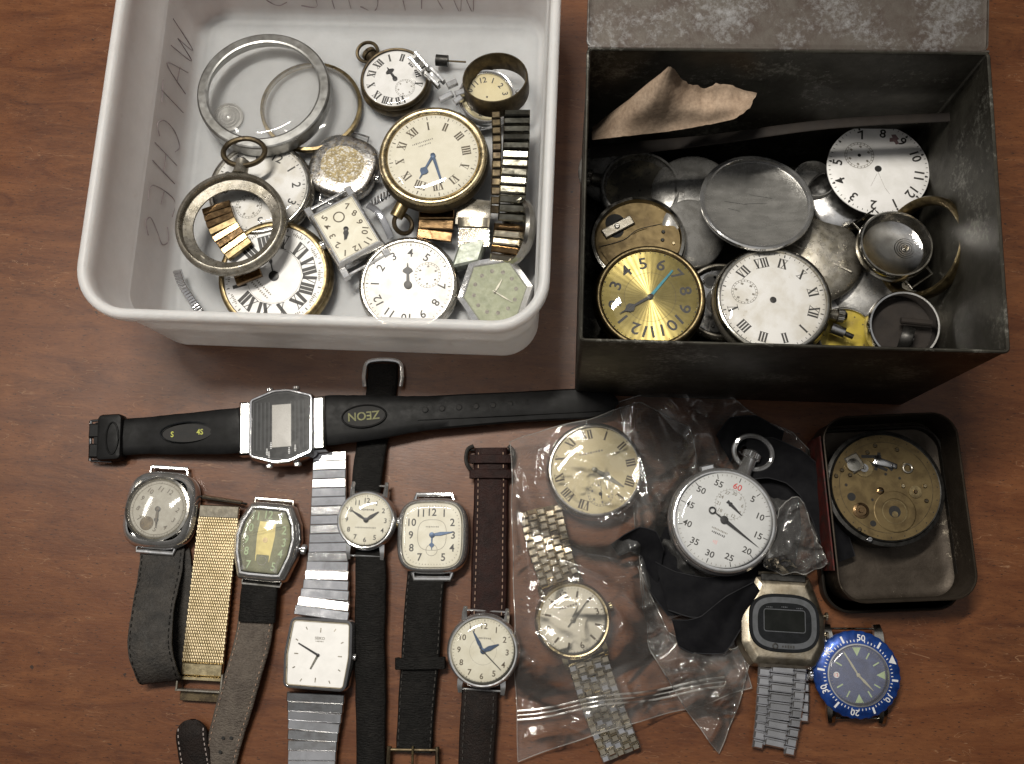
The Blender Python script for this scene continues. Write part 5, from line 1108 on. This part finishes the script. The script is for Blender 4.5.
mb = MB(); c = P(491, 456, .35); tube(mb, catmull([c+Vector((-.85, .5, 0)), c+Vector((-1.15, .3, 0)), c+Vector((-1.2, -.3, 0)), c+Vector((-.9, -.8, 0))], 6), .1, dark_metal); tube(mb, [c+Vector((-1.15, .3, -.1)), c+Vector((1.1, .3, -.1))], .06, dark_metal); tube(mb, catmull([c+Vector((.85, .5, 0)), c+Vector((1.1, .2, 0)), c+Vector((1.05, -.3, 0))], 6), .1, dark_metal); mb.build('buckle', t, world=True)

# ---------- steel LED watch
t = thing('digital_watch', 'worn steel digital watch with blank dark display on a steel link bracelet', 'wristwatch', 784, 622, .35, 1.0, 3, (180, 4), GW)
k = pc(784, 622, 1.3)*1.07
mb = MB(); lb, lr = [(-30*k, -42*k), (30*k, -42*k), (41*k, -22*k), (41*k, 6*k), (27*k, 44*k), (-27*k, 44*k), (-42*k, 6*k), (-42*k, -22*k)], [.3, .3, .6, .9, .2, .2, .9, .6]
led_case = pbr('tarnished_steel_case', (.46, .405, .315), (.33, .28, .205), 1, .3, .46, 1.6, bump=.2, bscale=16, c3=(.24, .16, .09), scale3=3.5, th3=(.58, .76))
loftp(mb, lb, lr, [(-.25, 0), (0, .15), (0, .45), (-.15, .85), (-.4, 1.0), (-.5, 1.02)], led_case, True, True); mb.build('case', t, ang=35)
mb = MB(); fo = superell(32*k, 26*k, 3); M = Matrix.Translation((0, -1*k, 0))
loft(mb, offs(fo, .06), [(.0, .98), (-.04, 1.1), (-.1, 1.1)], face_black, False, True, M=M); loft(mb, offs(fo, -.1), [(0, 1.1), (-.01, 1.12)], face_grey, False, True, M=M); loft(mb, superell(25*k, 18.5*k, 3.4), [(0, 1.12), (0, 1.125)], face_black, False, True, M=M)
o2 = rrect(39*k, 21*k, .12, 4); skin(mb, [[(x, y+1*k, 1.13) for x, y in o2], [(x, y+1*k, 1.13) for x, y in offs(o2, -.035)]], face_grey)
torus(mb, 2.2*k, .03, ink, (-9*k, -22.5*k, 1.13), M=None, n=16); marks_line(mb, 3*k, -22.5*k, .6, .13, 1.13, 0, ink, 5)
for x, y in ((-14, 13), (0, 13.6), (14, 13)): marks_line(mb, x*k, y*k, .3, .06, 1.131, 0, face_grey, 4)
mb.build('face', t, ang=40)
mb = MB(); loft(mb, offs(o2, -.05), [(0, 1.131), (0, 1.134)], lcd_dark, False, True, M=Matrix.Translation((0, 1*k, 0))); mb.build('display', t)
crown_side(t, 41*k, 8*k, .5, .17, 90, led_case, .14); crown_side(t, -41*k, -6*k, .5, .17, -90, led_case, .14); crown_side(t, 41*k, -10*k, .5, .17, 90, led_case, .14)
mb = MB(); obox(mb, (0, 41*k, .95), (21*k, 0, 0), (0, 3.2*k, 0), (0, 0, .06), .02, dark_metal); tube(mb, [(-23*k, 45*k, .85), (23*k, 45*k, .85)], .09, led_case); mb.build('spring_bar', t)
mb = MB(); links(mb, [P(783, 660, .85), P(781, 690, .8), P(778, 720, .6), P(773, 752, .45)], [46*k, 45*k, 43*k, 40*k], .42, .91, .24, steel_links, 3, True, .075, jit=2, colgap=.02, wk=[.26, .48, .26]); mb.build('bracelet', t, world=True)
mb = MB(); links(mb, [P(797, 672, .3), P(798, 690, .3), P(797, 722, .3)], 22*k, .4, .86, .2, steel_links, 1, False, .07); mb.build('bracelet', t, world=True)

# ---------- blue diver
t = thing('wristwatch', 'diving watch with blue rotating bezel and blue dial, without a strap', 'wristwatch', 858, 675, .15, 1.0, 180, (0, 2), GW)
R = rad(43, 858, 675, 1.1); mb = MB(); lathe(mb, [(R*.6, 0), (R*.85, .02), (R*.93, .3), (R*.95, .65), (R*.8, .75)], steel_links, 56, True); mb.build('case', t, ang=45)
mb = MB(); n = 120
skin(mb, [[(r*(1+(.012 if (i//2) % 2 and r > R*.98 else 0))*math.cos(2*math.pi*i/n), r*(1+(.012 if (i//2) % 2 and r > R*.98 else 0))*math.sin(2*math.pi*i/n), z) for i in range(n)] for r, z in ((R*.93, .62), (R, .66), (R, .86), (R*.97, .93), (R*.74, 1.06), (R*.72, 1.06))], bezel_blue)
def bp_(r, a): x, y = pol(r, a); return x, y, .93+(R*.97-r)/(R*.23)*.13+.006
def bmark(a, r0, r1, w_, m=white_mark):
    A_, B_ = bp_(r0, a), bp_(r1, a); c, s = math.cos(R_(-a)), math.sin(R_(-a)); mb.add([(A_[0]-c*w_, A_[1]-s*w_, A_[2]), (A_[0]+c*w_, A_[1]+s*w_, A_[2]), (B_[0]+c*w_, B_[1]+s*w_, B_[2]), (B_[0]-c*w_, B_[1]-s*w_, B_[2])], [(0, 1, 2, 3)], m)
ZB = 68-180
for k_ in range(60):
    a = ZB+k_*6
    if k_ == 0: continue
    if k_ % 10 == 0: continue
    if k_ % 5 == 0: bmark(a, R*.78, R*.94, .045)
    else: bmark(a, R*.76, R*.81, .02)
A_ = bp_(R*.78, ZB); c, s = math.cos(R_(-ZB)), math.sin(R_(-ZB)); B1, B2 = bp_(R*.95, ZB-7), bp_(R*.95, ZB+7); mb.add([A_, B1, B2], [(0, 1, 2)], white_mark)
for k_, s_ in ((10, '10'), (20, '20'), (30, '30'), (40, '40'), (50, '50')):
    a = ZB+k_*6; x, y, z_ = bp_(R*.86, a); M = Matrix.Translation((x, y, z_+.005)) @ Matrix.Rotation(R_(-a), 4, 'Z') @ Matrix.Rotation(-math.atan2(.13, R*.23), 4, 'X'); text(mb, s_, R*.15, 0, 0, 0, 0, white_mark, 1, M)
mb.build('bezel', t, ang=40, recalc=False)
mb = MB(); lathe(mb, [(R*.73, 1.05), (R*.72, 1.12), (R*.69, 1.13), (R*.67, 1.0)], chrome, 56); mb.build('crystal_ring', t)
def fn(m):
    for h in range(12):
        a = h*30
        if h in (0, 6, 9):
            x, y = pol(R*.53, a); c, s = math.cos(R_(-a)), math.sin(R_(-a)); q_ = R*.1; pts = [(-q_, q_), (q_, q_), (0, -q_)]
            flat(m, [(x+u*c-v*s, y+u*s+v*c) for u, v in pts], 1.0+ZI, lume)
        elif h == 3: x, y = pol(R*.5, a); disc(m, R*.07, 1.0+ZI, white_mark, x, y, 20); text(m, '12', R*.08, x, y, 1.0+2*ZI, 180, ink_red)
        else: x0, y0 = pol(R*.42, a); x1, y1 = pol(R*.58, a); bar(m, x0, y0, x1, y1, .06, .06, 1.0+ZI, lume)
    for k_ in range(60): x0, y0 = pol(R*.61, k_*6); x1, y1 = pol(R*.65, k_*6); bar(m, x0, y0, x1, y1, .015, .015, 1.0+ZI, ink_soft)
plain_dial(t, R*.68, 1.0, dial_blue, fn); hand(t, 'minute_hand', 150, R*.62, R*.05, 1.03, pbr('luminous_hand', (.4, .38, .28), None, 0, .5), 'leaf'); hand(t, 'hour_hand', -43, R*.48, R*.06, 1.05, pbr('luminous_hand', (.4, .38, .28), None, 0, .5), 'leaf'); crystal(t, R*.71, 1.1, .2, glass_dusty)
lugs(t, R*.98, .45, 1.12, nickel_light, .78, .42, .4); crown_side(t, R*.95, .1, .4, .22, 90, chrome, .25)

# ---------- movement in the small tin
t = thing('watch_movement', 'round brass watch movement with holes and screws lying in the small open tin', 'movement', 886, 487, .45, 1.5, 0, (190, 5))
R = rad(58, 886, 487, 1.9); mb = MB(); lathe(mb, [(R*.9, 0), (R, .1), (R, 1.1), (R*1.03, 1.15), (R*1.03, 1.35), (R*.97, 1.4), (R*.95, 1.5), (R*.92, 1.45)], dark_metal, 64, True); mb.build('case', t, ang=40)
mb = MB(); lathe(mb, [(R*.94, 1.4), (R*.93, 1.5), (.02, 1.5)], brass_plate, 64, False, True)
def at_(px, py): v = parent_inv(t) @ P(px, py, 1.95); return v.x, v.y
x, y = at_(894, 512); ring_flat(mb, .52, .56, 1.504, brass_old, x, y, 32); ring_flat(mb, .62, .64, 1.504, brass_dark, x, y, 32); disc(mb, .27, 1.506, black_hole, x, y, 24); disc(mb, .14, 1.509, brass_old, x, y-.12, 16)
x, y = at_(860, 511); lathe(mb, [(.36, 1.5), (.36, 1.56), (.26, 1.58), (.24, 1.54), (.12, 1.54), (.1, 1.6)], gold_rose, 28, False, True, M=Matrix.Translation((x, y, 0)))
x, y = at_(851, 497); disc(mb, .19, 1.506, black_hole, x, y, 20); x, y = at_(872, 524); disc(mb, .14, 1.506, black_hole, x, y, 16)
x, y = at_(880, 491); screw(mb, x, y, 1.5, .17, gold_rose)
for px, py in ((868, 452), (876, 445), (898, 449), (905, 464), (912, 468), (925, 486), (926, 501), (842, 470), (836, 476), (903, 486), (858, 530), (850, 475)): x, y = at_(px, py); screw(mb, x, y, 1.5, .1, brass_edge if px % 2 else brass_dark)
x, y = at_(855, 463); obox(mb, (x, y, 1.55), (.3, .15, 0), (-.2, .36, 0), (0, 0, .08), .05, nickel); lathe(mb, [(.3, 1.6), (.3, 1.68), (.1, 1.7)], nickel_light, 24, False, True, M=Matrix.Translation((x-.1, y-.1, 0)))
for (a0, a1) in (((862, 456), (882, 456)), ((868, 462), (888, 470)), ((880, 452), (876, 470)), ((893, 470), (887, 464))): 
    p, q_ = at_(*a0), at_(*a1); bar(mb, p[0], p[1], q_[0], q_[1], .14, .14, 1.507, black_hole)
torus(mb, .2, .05, nickel, (*at_(908, 468), 1.54))
ring_flat(mb, R*.8, R*.81, 1.504, brass_dark, n=56)
x, y = at_(894, 512); loft(mb, circ(.95, 40), [(0, 1.5), (0, 1.53), (-.04, 1.545)], brass_plate, False, False, M=Matrix.Translation((x, y, 0))); ring_flat(mb, .6, .91, 1.545, brass_plate, x, y, 40)
x, y = at_(864, 468); wheel(mb, x, y, 1.5, .42, brass_old, 30); wheel(mb, x, y, 1.55, .2, steel, 14); screw(mb, x, y, 1.6, .08, nickel_light)
x, y = at_(884, 462); loft(mb, rpoly([(-.5, -.1), (.55, -.32), (.6, -.1), (.1, .1), (-.4, .3)], .06, 3), [(0, 1.5), (0, 1.6), (-.03, 1.62)], steel, False, True, M=Matrix.Translation((x, y, 0))); screw(mb, x+.4, y-.2, 1.62, .09, steel)
x, y = at_(915, 492); wheel(mb, x, y, 1.5, .3, brass_old, 26); screw(mb, x, y, 1.55, .09, gold_rose)
x, y = at_(868, 540); screw(mb, x, y, 1.5, .14, steel)
for a in range(0, 360, 15): x, y = pol(R*.885, a); disc(mb, .028, 1.506, black_hole, x, y, 8)
for px, py in ((872, 500), (886, 474), (900, 478), (912, 514), (880, 515), (846, 485), (905, 530)): x, y = at_(px, py); ringed_hole(mb, x, y, 1.501, .05, brass_dark)
mb.build('movement_plate', t, recalc=False)
t['group'] = 'watch movements'
# ---------- pocket watch and gold watch under the plastic bag
t = thing('pocket_watch', 'yellowed Roman dial pocket watch lying inside the clear plastic bag', 'pocket watch', 595, 470, .1, 1.1, -12, (190, 3))
R = rad(50, 595, 470, 1.2); round_case(t, R, 1.1, steel_links, nickel_light, face_r=.95)
plain_dial(t, R*.94, 1.1, dial_yellowed, lambda m: (dial_marks(m, R*.94, 1.1, ink_brown, 'roman', .78, .19, 'thin', sub=(180, .52, .27), skip=(6,), subm=ink_soft, bold=1.2), marks_line(m, 0, R*.36, R*.5, R*.05, 1.1+ZI, 0, ink_soft, 9)))
hand(t, 'minute_hand', 133, R*.66, R*.12, 1.15, hand_grey, 'leaf', .1); hand(t, 'hour_hand', 128, R*.4, R*.14, 1.13, hand_grey, 'spade', .1); 
mb = MB(); x, y = pol(R*.49, 180); A = Matrix.Translation((x, y, 1.13)); bar(mb, 0, -R*.1, .14, R*.26, .05, .02, 0, hand_black, A); lathe(mb, [(.09, 0), (.07, .03)], hand_black, 12, False, True, M=A); mb.build('seconds_hand', t)
crystal(t, R*.94, 1.22, .3)
t = thing('wristwatch', 'round gold rimmed wristwatch on a pale gold link bracelet inside the clear plastic bag', 'wristwatch', 573, 620, .25, .9, -20, (200, 3), GW)
R = rad(39, 573, 620, 1.2); round_case(t, R, .9, gold, gold, face_r=.86)
def fn(m):
    dial_marks(m, R*.84, .9, ink_brown, 'baton', .78, .2, 'thin', skip=(0, 3, 6, 9), bold=1.3)
    for h, s_ in ((0, '12'), (3, '3'), (6, '6'), (9, '9')): x, y = pol(R*.66, h*30); text(m, s_, R*.17, x, y, .9+ZI, 0, ink_brown)
    marks_line(m, 0, R*.36, R*.5, R*.08, .9+ZI, 4, ink_brown, 7)
plain_dial(t, R*.85, .9, dial_ivory, fn); hand(t, 'hour_hand', 40, R*.42, R*.12, .94, hand_grey, 'dauphine', .2); hand(t, 'minute_hand', 58, R*.6, R*.1, .96, hand_grey, 'dauphine', .2); hand(t, 'seconds_hand', 57, R*.72, R*.03, .98, hand_grey, 'baton', .3); crystal(t, R*.85, 1.02, .22)
lugs(t, R, .45, .95, gold, .6, .24); crown_side(t, R, 0, .4, .2, 90, gold, .2)
k = pc(573, 620, .9)
bl = dict(cols=5, stagger=True, ch=.05, colgap=.03, jit=2.5)
mb = MB(); links(mb, [P(560, 580, .8), P(553, 560, .75), P(546, 535, .6), P(540, 508, .5)], [42*k, 45*k, 46*k], .34, .86, .22, gold_pale, **bl); strap(mb, [P(559, 582, .7), P(553, 560, .65), P(546, 535, .5), P(540, 508, .4)], 40*k, .1, brass_dark, side0=(1, 0, 0)); mb.build('bracelet', t, world=True)
mb = MB(); links(mb, [P(588, 660, .8), P(597, 690, .75), P(608, 720, .6), P(622, 756, .5)], [42*k, 42*k, 42*k, 40*k], .34, .86, .22, steel_links, mats=[gold_pale, steel_links, gold_pale], **bl); strap(mb, [P(588, 660, .7), P(597, 690, .65), P(608, 720, .5), P(622, 755, .4)], 40*k, .1, nickel, side0=(1, 0, 0)); mb.build('bracelet', t, world=True)

# ---------- clear plastic bags
def seg_d(px, py, s):
    ax, ay, bx_, by_ = s[:4]; dx, dy = bx_-ax, by_-ay; L = dx*dx+dy*dy; t_ = max(0, min(1, ((px-ax)*dx+(py-ay)*dy)/L))
    return math.hypot(px-ax-dx*t_, py-ay-dy*t_), t_
def folds(n, box_, seed, lmin=30, lmax=110, h=.22):
    r = random.Random(seed); out = []
    for _ in range(n):
        x, y, a, L = r.uniform(box_[0], box_[2]), r.uniform(box_[1], box_[3]), r.uniform(0, math.pi), r.uniform(lmin, lmax)
        out.append((x-L/2*math.cos(a), y-L/2*math.sin(a), x+L/2*math.cos(a), y+L/2*math.sin(a), r.uniform(.4, 1)*h*r.choice((1, 1, -.6)), r.uniform(2.2, 7)))
    return out
def glints(n, box_, seed, h=.13):
    r = random.Random(seed); out = []
    while len(out) < n:
        x, y = r.uniform(box_[0], box_[2]), r.uniform(box_[1], box_[3])
        if noise.noise(Vector((x*.022, y*.022, seed))) < .02: continue
        a, L = r.uniform(0, math.pi), r.uniform(7, 32)
        out.append((x-L/2*math.cos(a), y-L/2*math.sin(a), x+L/2*math.cos(a), y+L/2*math.sin(a), r.uniform(.5, 1)*h, r.uniform(.9, 1.9)))
    return out
def sheet(name, top, bot, nu, nv, hf, fl, amp, mat, parent, seed=0, hem=True):
    """crinkled film between two edges given in the photograph, draped at heights hf(px, py)"""
    mb = MB(); rows = []
    for j in range(nv+1):
        row = []
        for i in range(nu+1):
            u, v = i/nu, j/nv; a, b = lp(top, u), lp(bot, u); px, py = a[0]+(b[0]-a[0])*v, a[1]+(b[1]-a[1])*v
            px += noise.noise(Vector((u*5, v*5, seed)))*3; py += noise.noise(Vector((u*5, v*5, seed+4)))*3
            z = hf(px, py)
            for f in fl:
                if abs(px-(f[0]+f[2])/2) > abs(f[0]-f[2])/2+25 or abs(py-(f[1]+f[3])/2) > abs(f[1]-f[3])/2+25: continue
                d, t_ = seg_d(px, py, f)
                if d < f[5]*3: z += f[4]*math.sin(math.pi*t_)**.7*max(0, 1-d/(f[5]*3))**1.6
            w_ = Vector((px*.02, py*.02, seed)); z += amp*noise.noise(w_)+amp*.5*noise.noise(w_*2.6)
            row.append(P(px, py, max(.06, z)))
        rows.append(row)
    skin(mb, rows, mat, closed=False); o = mb.build(name, parent, world=True, ang=180)
    if hem:
        mb = MB(); edge = rows[0]+[r[-1] for r in rows[1:]]+rows[-1][::-1][1:]+[r[0] for r in rows[::-1][1:-1]]
        tube(mb, edge[::2], .025, bag_edge_m, 5, True); mb.build('hem', o).matrix_basis = parent_inv(parent)
    return o
def bump_h(px, py, items, base):
    z = base
    for cx, cy, r, h, soft in items:
        q = max(0, min(1, 1-(math.hypot(px-cx, py-cy)-r)/soft)); z = max(z, base+(h-base)*q*q*(3-2*q))
    return z
bag_edge_m = glass_mat('polythene_edge', .16, 1.5, .15, (.9, .89, .87))
t = bpy.data.objects.new('plastic_bag', None); C.objects.link(t); t.location = P(600, 600, 0); mark(t, 'clear zip seal plastic bag lying over the yellowed pocket watch and the gold rimmed wristwatch', 'plastic bag', 'clear plastic bags')
it = [(595, 470, 52, 1.75, 60), (573, 620, 38, 1.6, 60), (553, 560, 22, 1.1, 50), (546, 530, 22, 1.0, 40), (597, 690, 24, 1.1, 50), (610, 725, 24, 1.0, 50)]
fl = glints(150, (510, 405, 745, 745), 2)+folds(60, (510, 400, 745, 745), 5, 25, 120, .26)+[(512, 450, 520, 560, .3, 4), (522, 470, 530, 600, .2, 3), (640, 450, 670, 600, .3, 5), (610, 560, 650, 540, .3, 4), (620, 585, 660, 640, .3, 4), (520, 740, 600, 715, .2, 4), (640, 690, 740, 660, .25, 5)]
sheet('film', [(510, 442), (545, 430), (590, 418), (640, 402), (690, 428)], [(518, 762), (600, 733), (660, 716), (710, 702), (752, 688)], 150, 210, lambda x, y: bump_h(x, y, it, .3), fl, .07, bag_m, t, 3)
mb = MB()
for o_, r_ in ((0, .05), (9, .05), (4.5, .03)):
    tube(mb, [P(517+i*2.4*7.2, 711+o_-i*2.75+(1.6*math.sin(i)), .55+.75*max(0, 1-abs(597-(517+i*17.3))/50)) for i in range(13)], r_, bag_edge_m, 6)
mb.build('zip_strip', t, world=True)

t = bpy.data.objects.new('plastic_bag', None); C.objects.link(t); t.location = P(720, 560, 0); mark(t, 'crumpled clear plastic bag around the stopwatch and its black ribbon', 'plastic bag', 'clear plastic bags')
sheet('film_under', [(618, 402), (664, 390), (714, 386), (745, 408), (792, 432), (830, 472)], [(646, 606), (690, 596), (730, 590), (770, 580), (805, 570), (838, 540)], 130, 120, lambda x, y: .22+.9*max(0, 1-math.hypot(x-680, y-410)/60), glints(150, (620, 388, 830, 590), 3, .22)+folds(70, (620, 388, 830, 590), 8, 22, 110, .6), .16, bag_thick_m, t, 11)
sheet('film_over', [(780, 508), (792, 496), (804, 502), (814, 534)], [(764, 566), (782, 574), (806, 574), (828, 562)], 60, 90, lambda x, y: 1.8-.8*max(0, (y-540)/40), glints(60, (760, 490, 835, 600), 4, .2)+folds(34, (760, 490, 830, 600), 14, 20, 80, .5), .2, bag_thick_m, t, 21)
sheet('film_corner', [(638, 566), (668, 632), (700, 650), (736, 650), (762, 606)], [(650, 650), (690, 716), (719, 754), (738, 706), (758, 640)], 100, 90, lambda x, y: .6 if y < 660 else .6-.4*(y-660)/92, glints(80, (640, 580, 760, 750), 6, .2)+folds(44, (640, 580, 760, 750), 17, 25, 110, .5), .15, bag_thick_m, t, 31)

# ---------- ribbon and stopwatch
t = bpy.data.objects.new('neck_ribbon', None); C.objects.link(t); t.location = P(700, 560, 0); mark(t, 'folded black fabric neck ribbon looped under and around the stopwatch', 'ribbon')
def fold_strip(mb, Lp, Rp, th=.05):
    def dense(q):
        q = [P(*c) for c in q]; c = catmull(q, 9); l = [q[i].lerp(q[i+1], k/9) for i in range(len(q)-1) for k in range(9)]+[q[-1]]
        return [x_.lerp(y_, .62) for x_, y_ in zip(c, l)]
    L, Q = dense(Lp), dense(Rp); n_ = len(L); m_ = 12; sd_ = random.uniform(0, 50)
    rows = []
    for i in range(n_):
        row = []
        for j in range(m_+1):
            f = j/m_; p = L[i].lerp(Q[i], f); p.z += .1*abs(math.sin(f*4.2+i*.16+sd_))+.12*noise.noise(Vector((p.x*.9, p.y*.9, sd_))); row.append(p)
        rows.append(row+[q-Vector((0, 0, th)) for q in row[::-1]])
    skin(mb, rows, ribbon_m, True, True)
    for e in (0, m_): tube(mb, [r[e]+Vector((0, 0, .01)) for r in rows], .028, ribbon_edge, 5)  # paler tubes added along both edges, coloured as if lit
mb = MB(); fold_strip(mb, [(716, 436, .9), (730, 418, 1.1), (756, 416, 1.2), (784, 432, 1.1)], [(730, 462, .7), (742, 446, .9), (758, 446, .95), (776, 464, .9)])
fold_strip(mb, [(775, 470, .75), (796, 490, .8), (800, 530, .8), (792, 575, .7)], [(742, 492, .55), (766, 505, .6), (770, 540, .6), (760, 580, .55)])
fold_strip(mb, [(746, 440, 1.15), (772, 438, 1.45), (800, 450, 1.6), (824, 470, 1.5), (840, 504, 1.3), (855, 556, .9)], [(748, 480, 1.0), (768, 478, 1.2), (786, 483, 1.3), (800, 496, 1.25), (813, 522, 1.1), (828, 566, .75)]); mb.build('upper_band', t, world=True, ang=60)
mb = MB(); fold_strip(mb, [(611, 545, 1.0), (624, 535, 1.5), (640, 527, 1.8), (656, 532, 1.6), (664, 550, 1.2)], [(619, 556, .3), (631, 551, .6), (642, 557, .7), (648, 576, .6), (654, 602, .5)]); mb.build('left_loop', t, world=True, ang=60)
mb = MB(); fold_strip(mb, [(656, 526, .7), (640, 558, .75), (648, 588, .8), (668, 616, .8)], [(700, 530, .6), (692, 565, .7), (700, 590, .85), (712, 612, .85)])
fold_strip(mb, [(655, 562, 1.1), (676, 572, 1.25), (706, 578, 1.3), (742, 574, 1.2), (766, 560, .85)], [(668, 610, .95), (690, 617, 1.15), (716, 617, 1.3), (744, 603, 1.25), (770, 586, .9)])
fold_strip(mb, [(672, 620, .85), (688, 620, 1.2), (702, 616, 1.5), (726, 596, 1.75), (754, 582, 1.55)], [(678, 646, .6), (692, 653, .9), (724, 653, 1.0), (741, 628, 1.05), (764, 597, .95)]); mb.build('lower_fold', t, world=True, ang=60)
t = thing('stopwatch', 'chrome stopwatch with white dial and a red 60, lying on its black ribbon', 'stopwatch', 724, 520, .9, 1.3, 25, (200, 4))
R = rad(55, 724, 520, 1.9); round_case(t, R, 1.3, chrome, chrome, face_r=.88)
dial_w = pbr('white_stopwatch_dial', (.62, .63, .63), (.57, .58, .58), 0, .45, .5, 1)
def fn(m):
    r = R*.87
    for k_ in range(60):
        a = k_*6; big = k_ % 5 == 0; x0, y0 = pol(r*(.87 if big else .93), a); x1, y1 = pol(r*.97, a); bar(m, x0, y0, x1, y1, r*(.016 if big else .01), r*(.016 if big else .01), 1.3+ZI, ink if big else ink_soft)
    for k_ in range(12): x, y = pol(r*.77, k_*30); text(m, str(k_*5 or 60), r*.135, x, y, 1.3+ZI, 0, ink if k_ else ink_red, 1.05)
    for k_ in range(10): x, y = pol(r*.25, k_*36); text(m, str(k_*3 or 30), r*.075, x, y+r*.36, 1.3+ZI, 0, ink_soft)
    ring_flat(m, r*.31, r*.315, 1.3+ZI, ink_soft, 0, r*.36, 40)
    for k_ in range(30): a = k_*12; x0, y0 = pol(r*.31, a); x1, y1 = pol(r*.34, a); bar(m, x0, y0+r*.36, x1, y1+r*.36, r*.008, r*.008, 1.3+ZI, ink_soft)
    marks_line(m, 0, -r*.24, r*.36, r*.045, 1.3+ZI, 0, ink_soft, 11); marks_line(m, 0, -r*.32, r*.3, r*.05, 1.3+ZI, 0, ink, 8); marks_line(m, 0, -r*.5, r*.1, r*.09, 1.3+ZI, 0, ink_pink, 3)
plain_dial(t, R*.87, 1.3, dial_w, fn)
hand(t, 'seconds_hand', 132-27, R*.8, R*.075, 1.37, hand_black, 'dauphine', .0)
mb = MB(); M = Matrix.Translation((0, 0, 1.375)) @ Matrix.Rotation(R_(-(132-27+180)), 4, 'Z'); bar(mb, 0, 0, 0, R*.22, R*.035, R*.02, 0, hand_black, M); torus(mb, R*.055, R*.014, hand_black, (0, R*.27, 0), M); lathe(mb, [(R*.075, 0), (R*.07, .04), (R*.02, .05)], hand_black, 20, False, True, M=M); mb.build('hand_tail', t)
mb = MB(); M = Matrix.Translation((0, R*.87*.36, 1.34)) @ Matrix.Rotation(R_(-112), 4, 'Z'); flat(mb, [(-.04, -R*.06), (.04, -R*.06), (.07, R*.06), (.015, R*.28), (-.015, R*.28), (-.07, R*.06)], 0, hand_black, M); disc(mb, .1, .004, hand_black, 0, 0, 16, M); flat(mb, [(-.09, -.2), (.09, -.2), (.05, -.05), (-.05, -.05)], .001, hand_black, M); mb.build('minute_hand', t)
crystal(t, R*.87, 1.42, .22)
pendant_bow(t, R, .7, chrome, 2, bow=.36, ln=.33, wd=.13, bow_tilt=15, crown=chrome)
mb = MB(); x, y = pol(R*1.0, -38); obox(mb, (x, y, .8), (.26, .2, 0), (-.1, .14, 0), (0, 0, .18), .06, chrome); mb.build('push_piece', t)
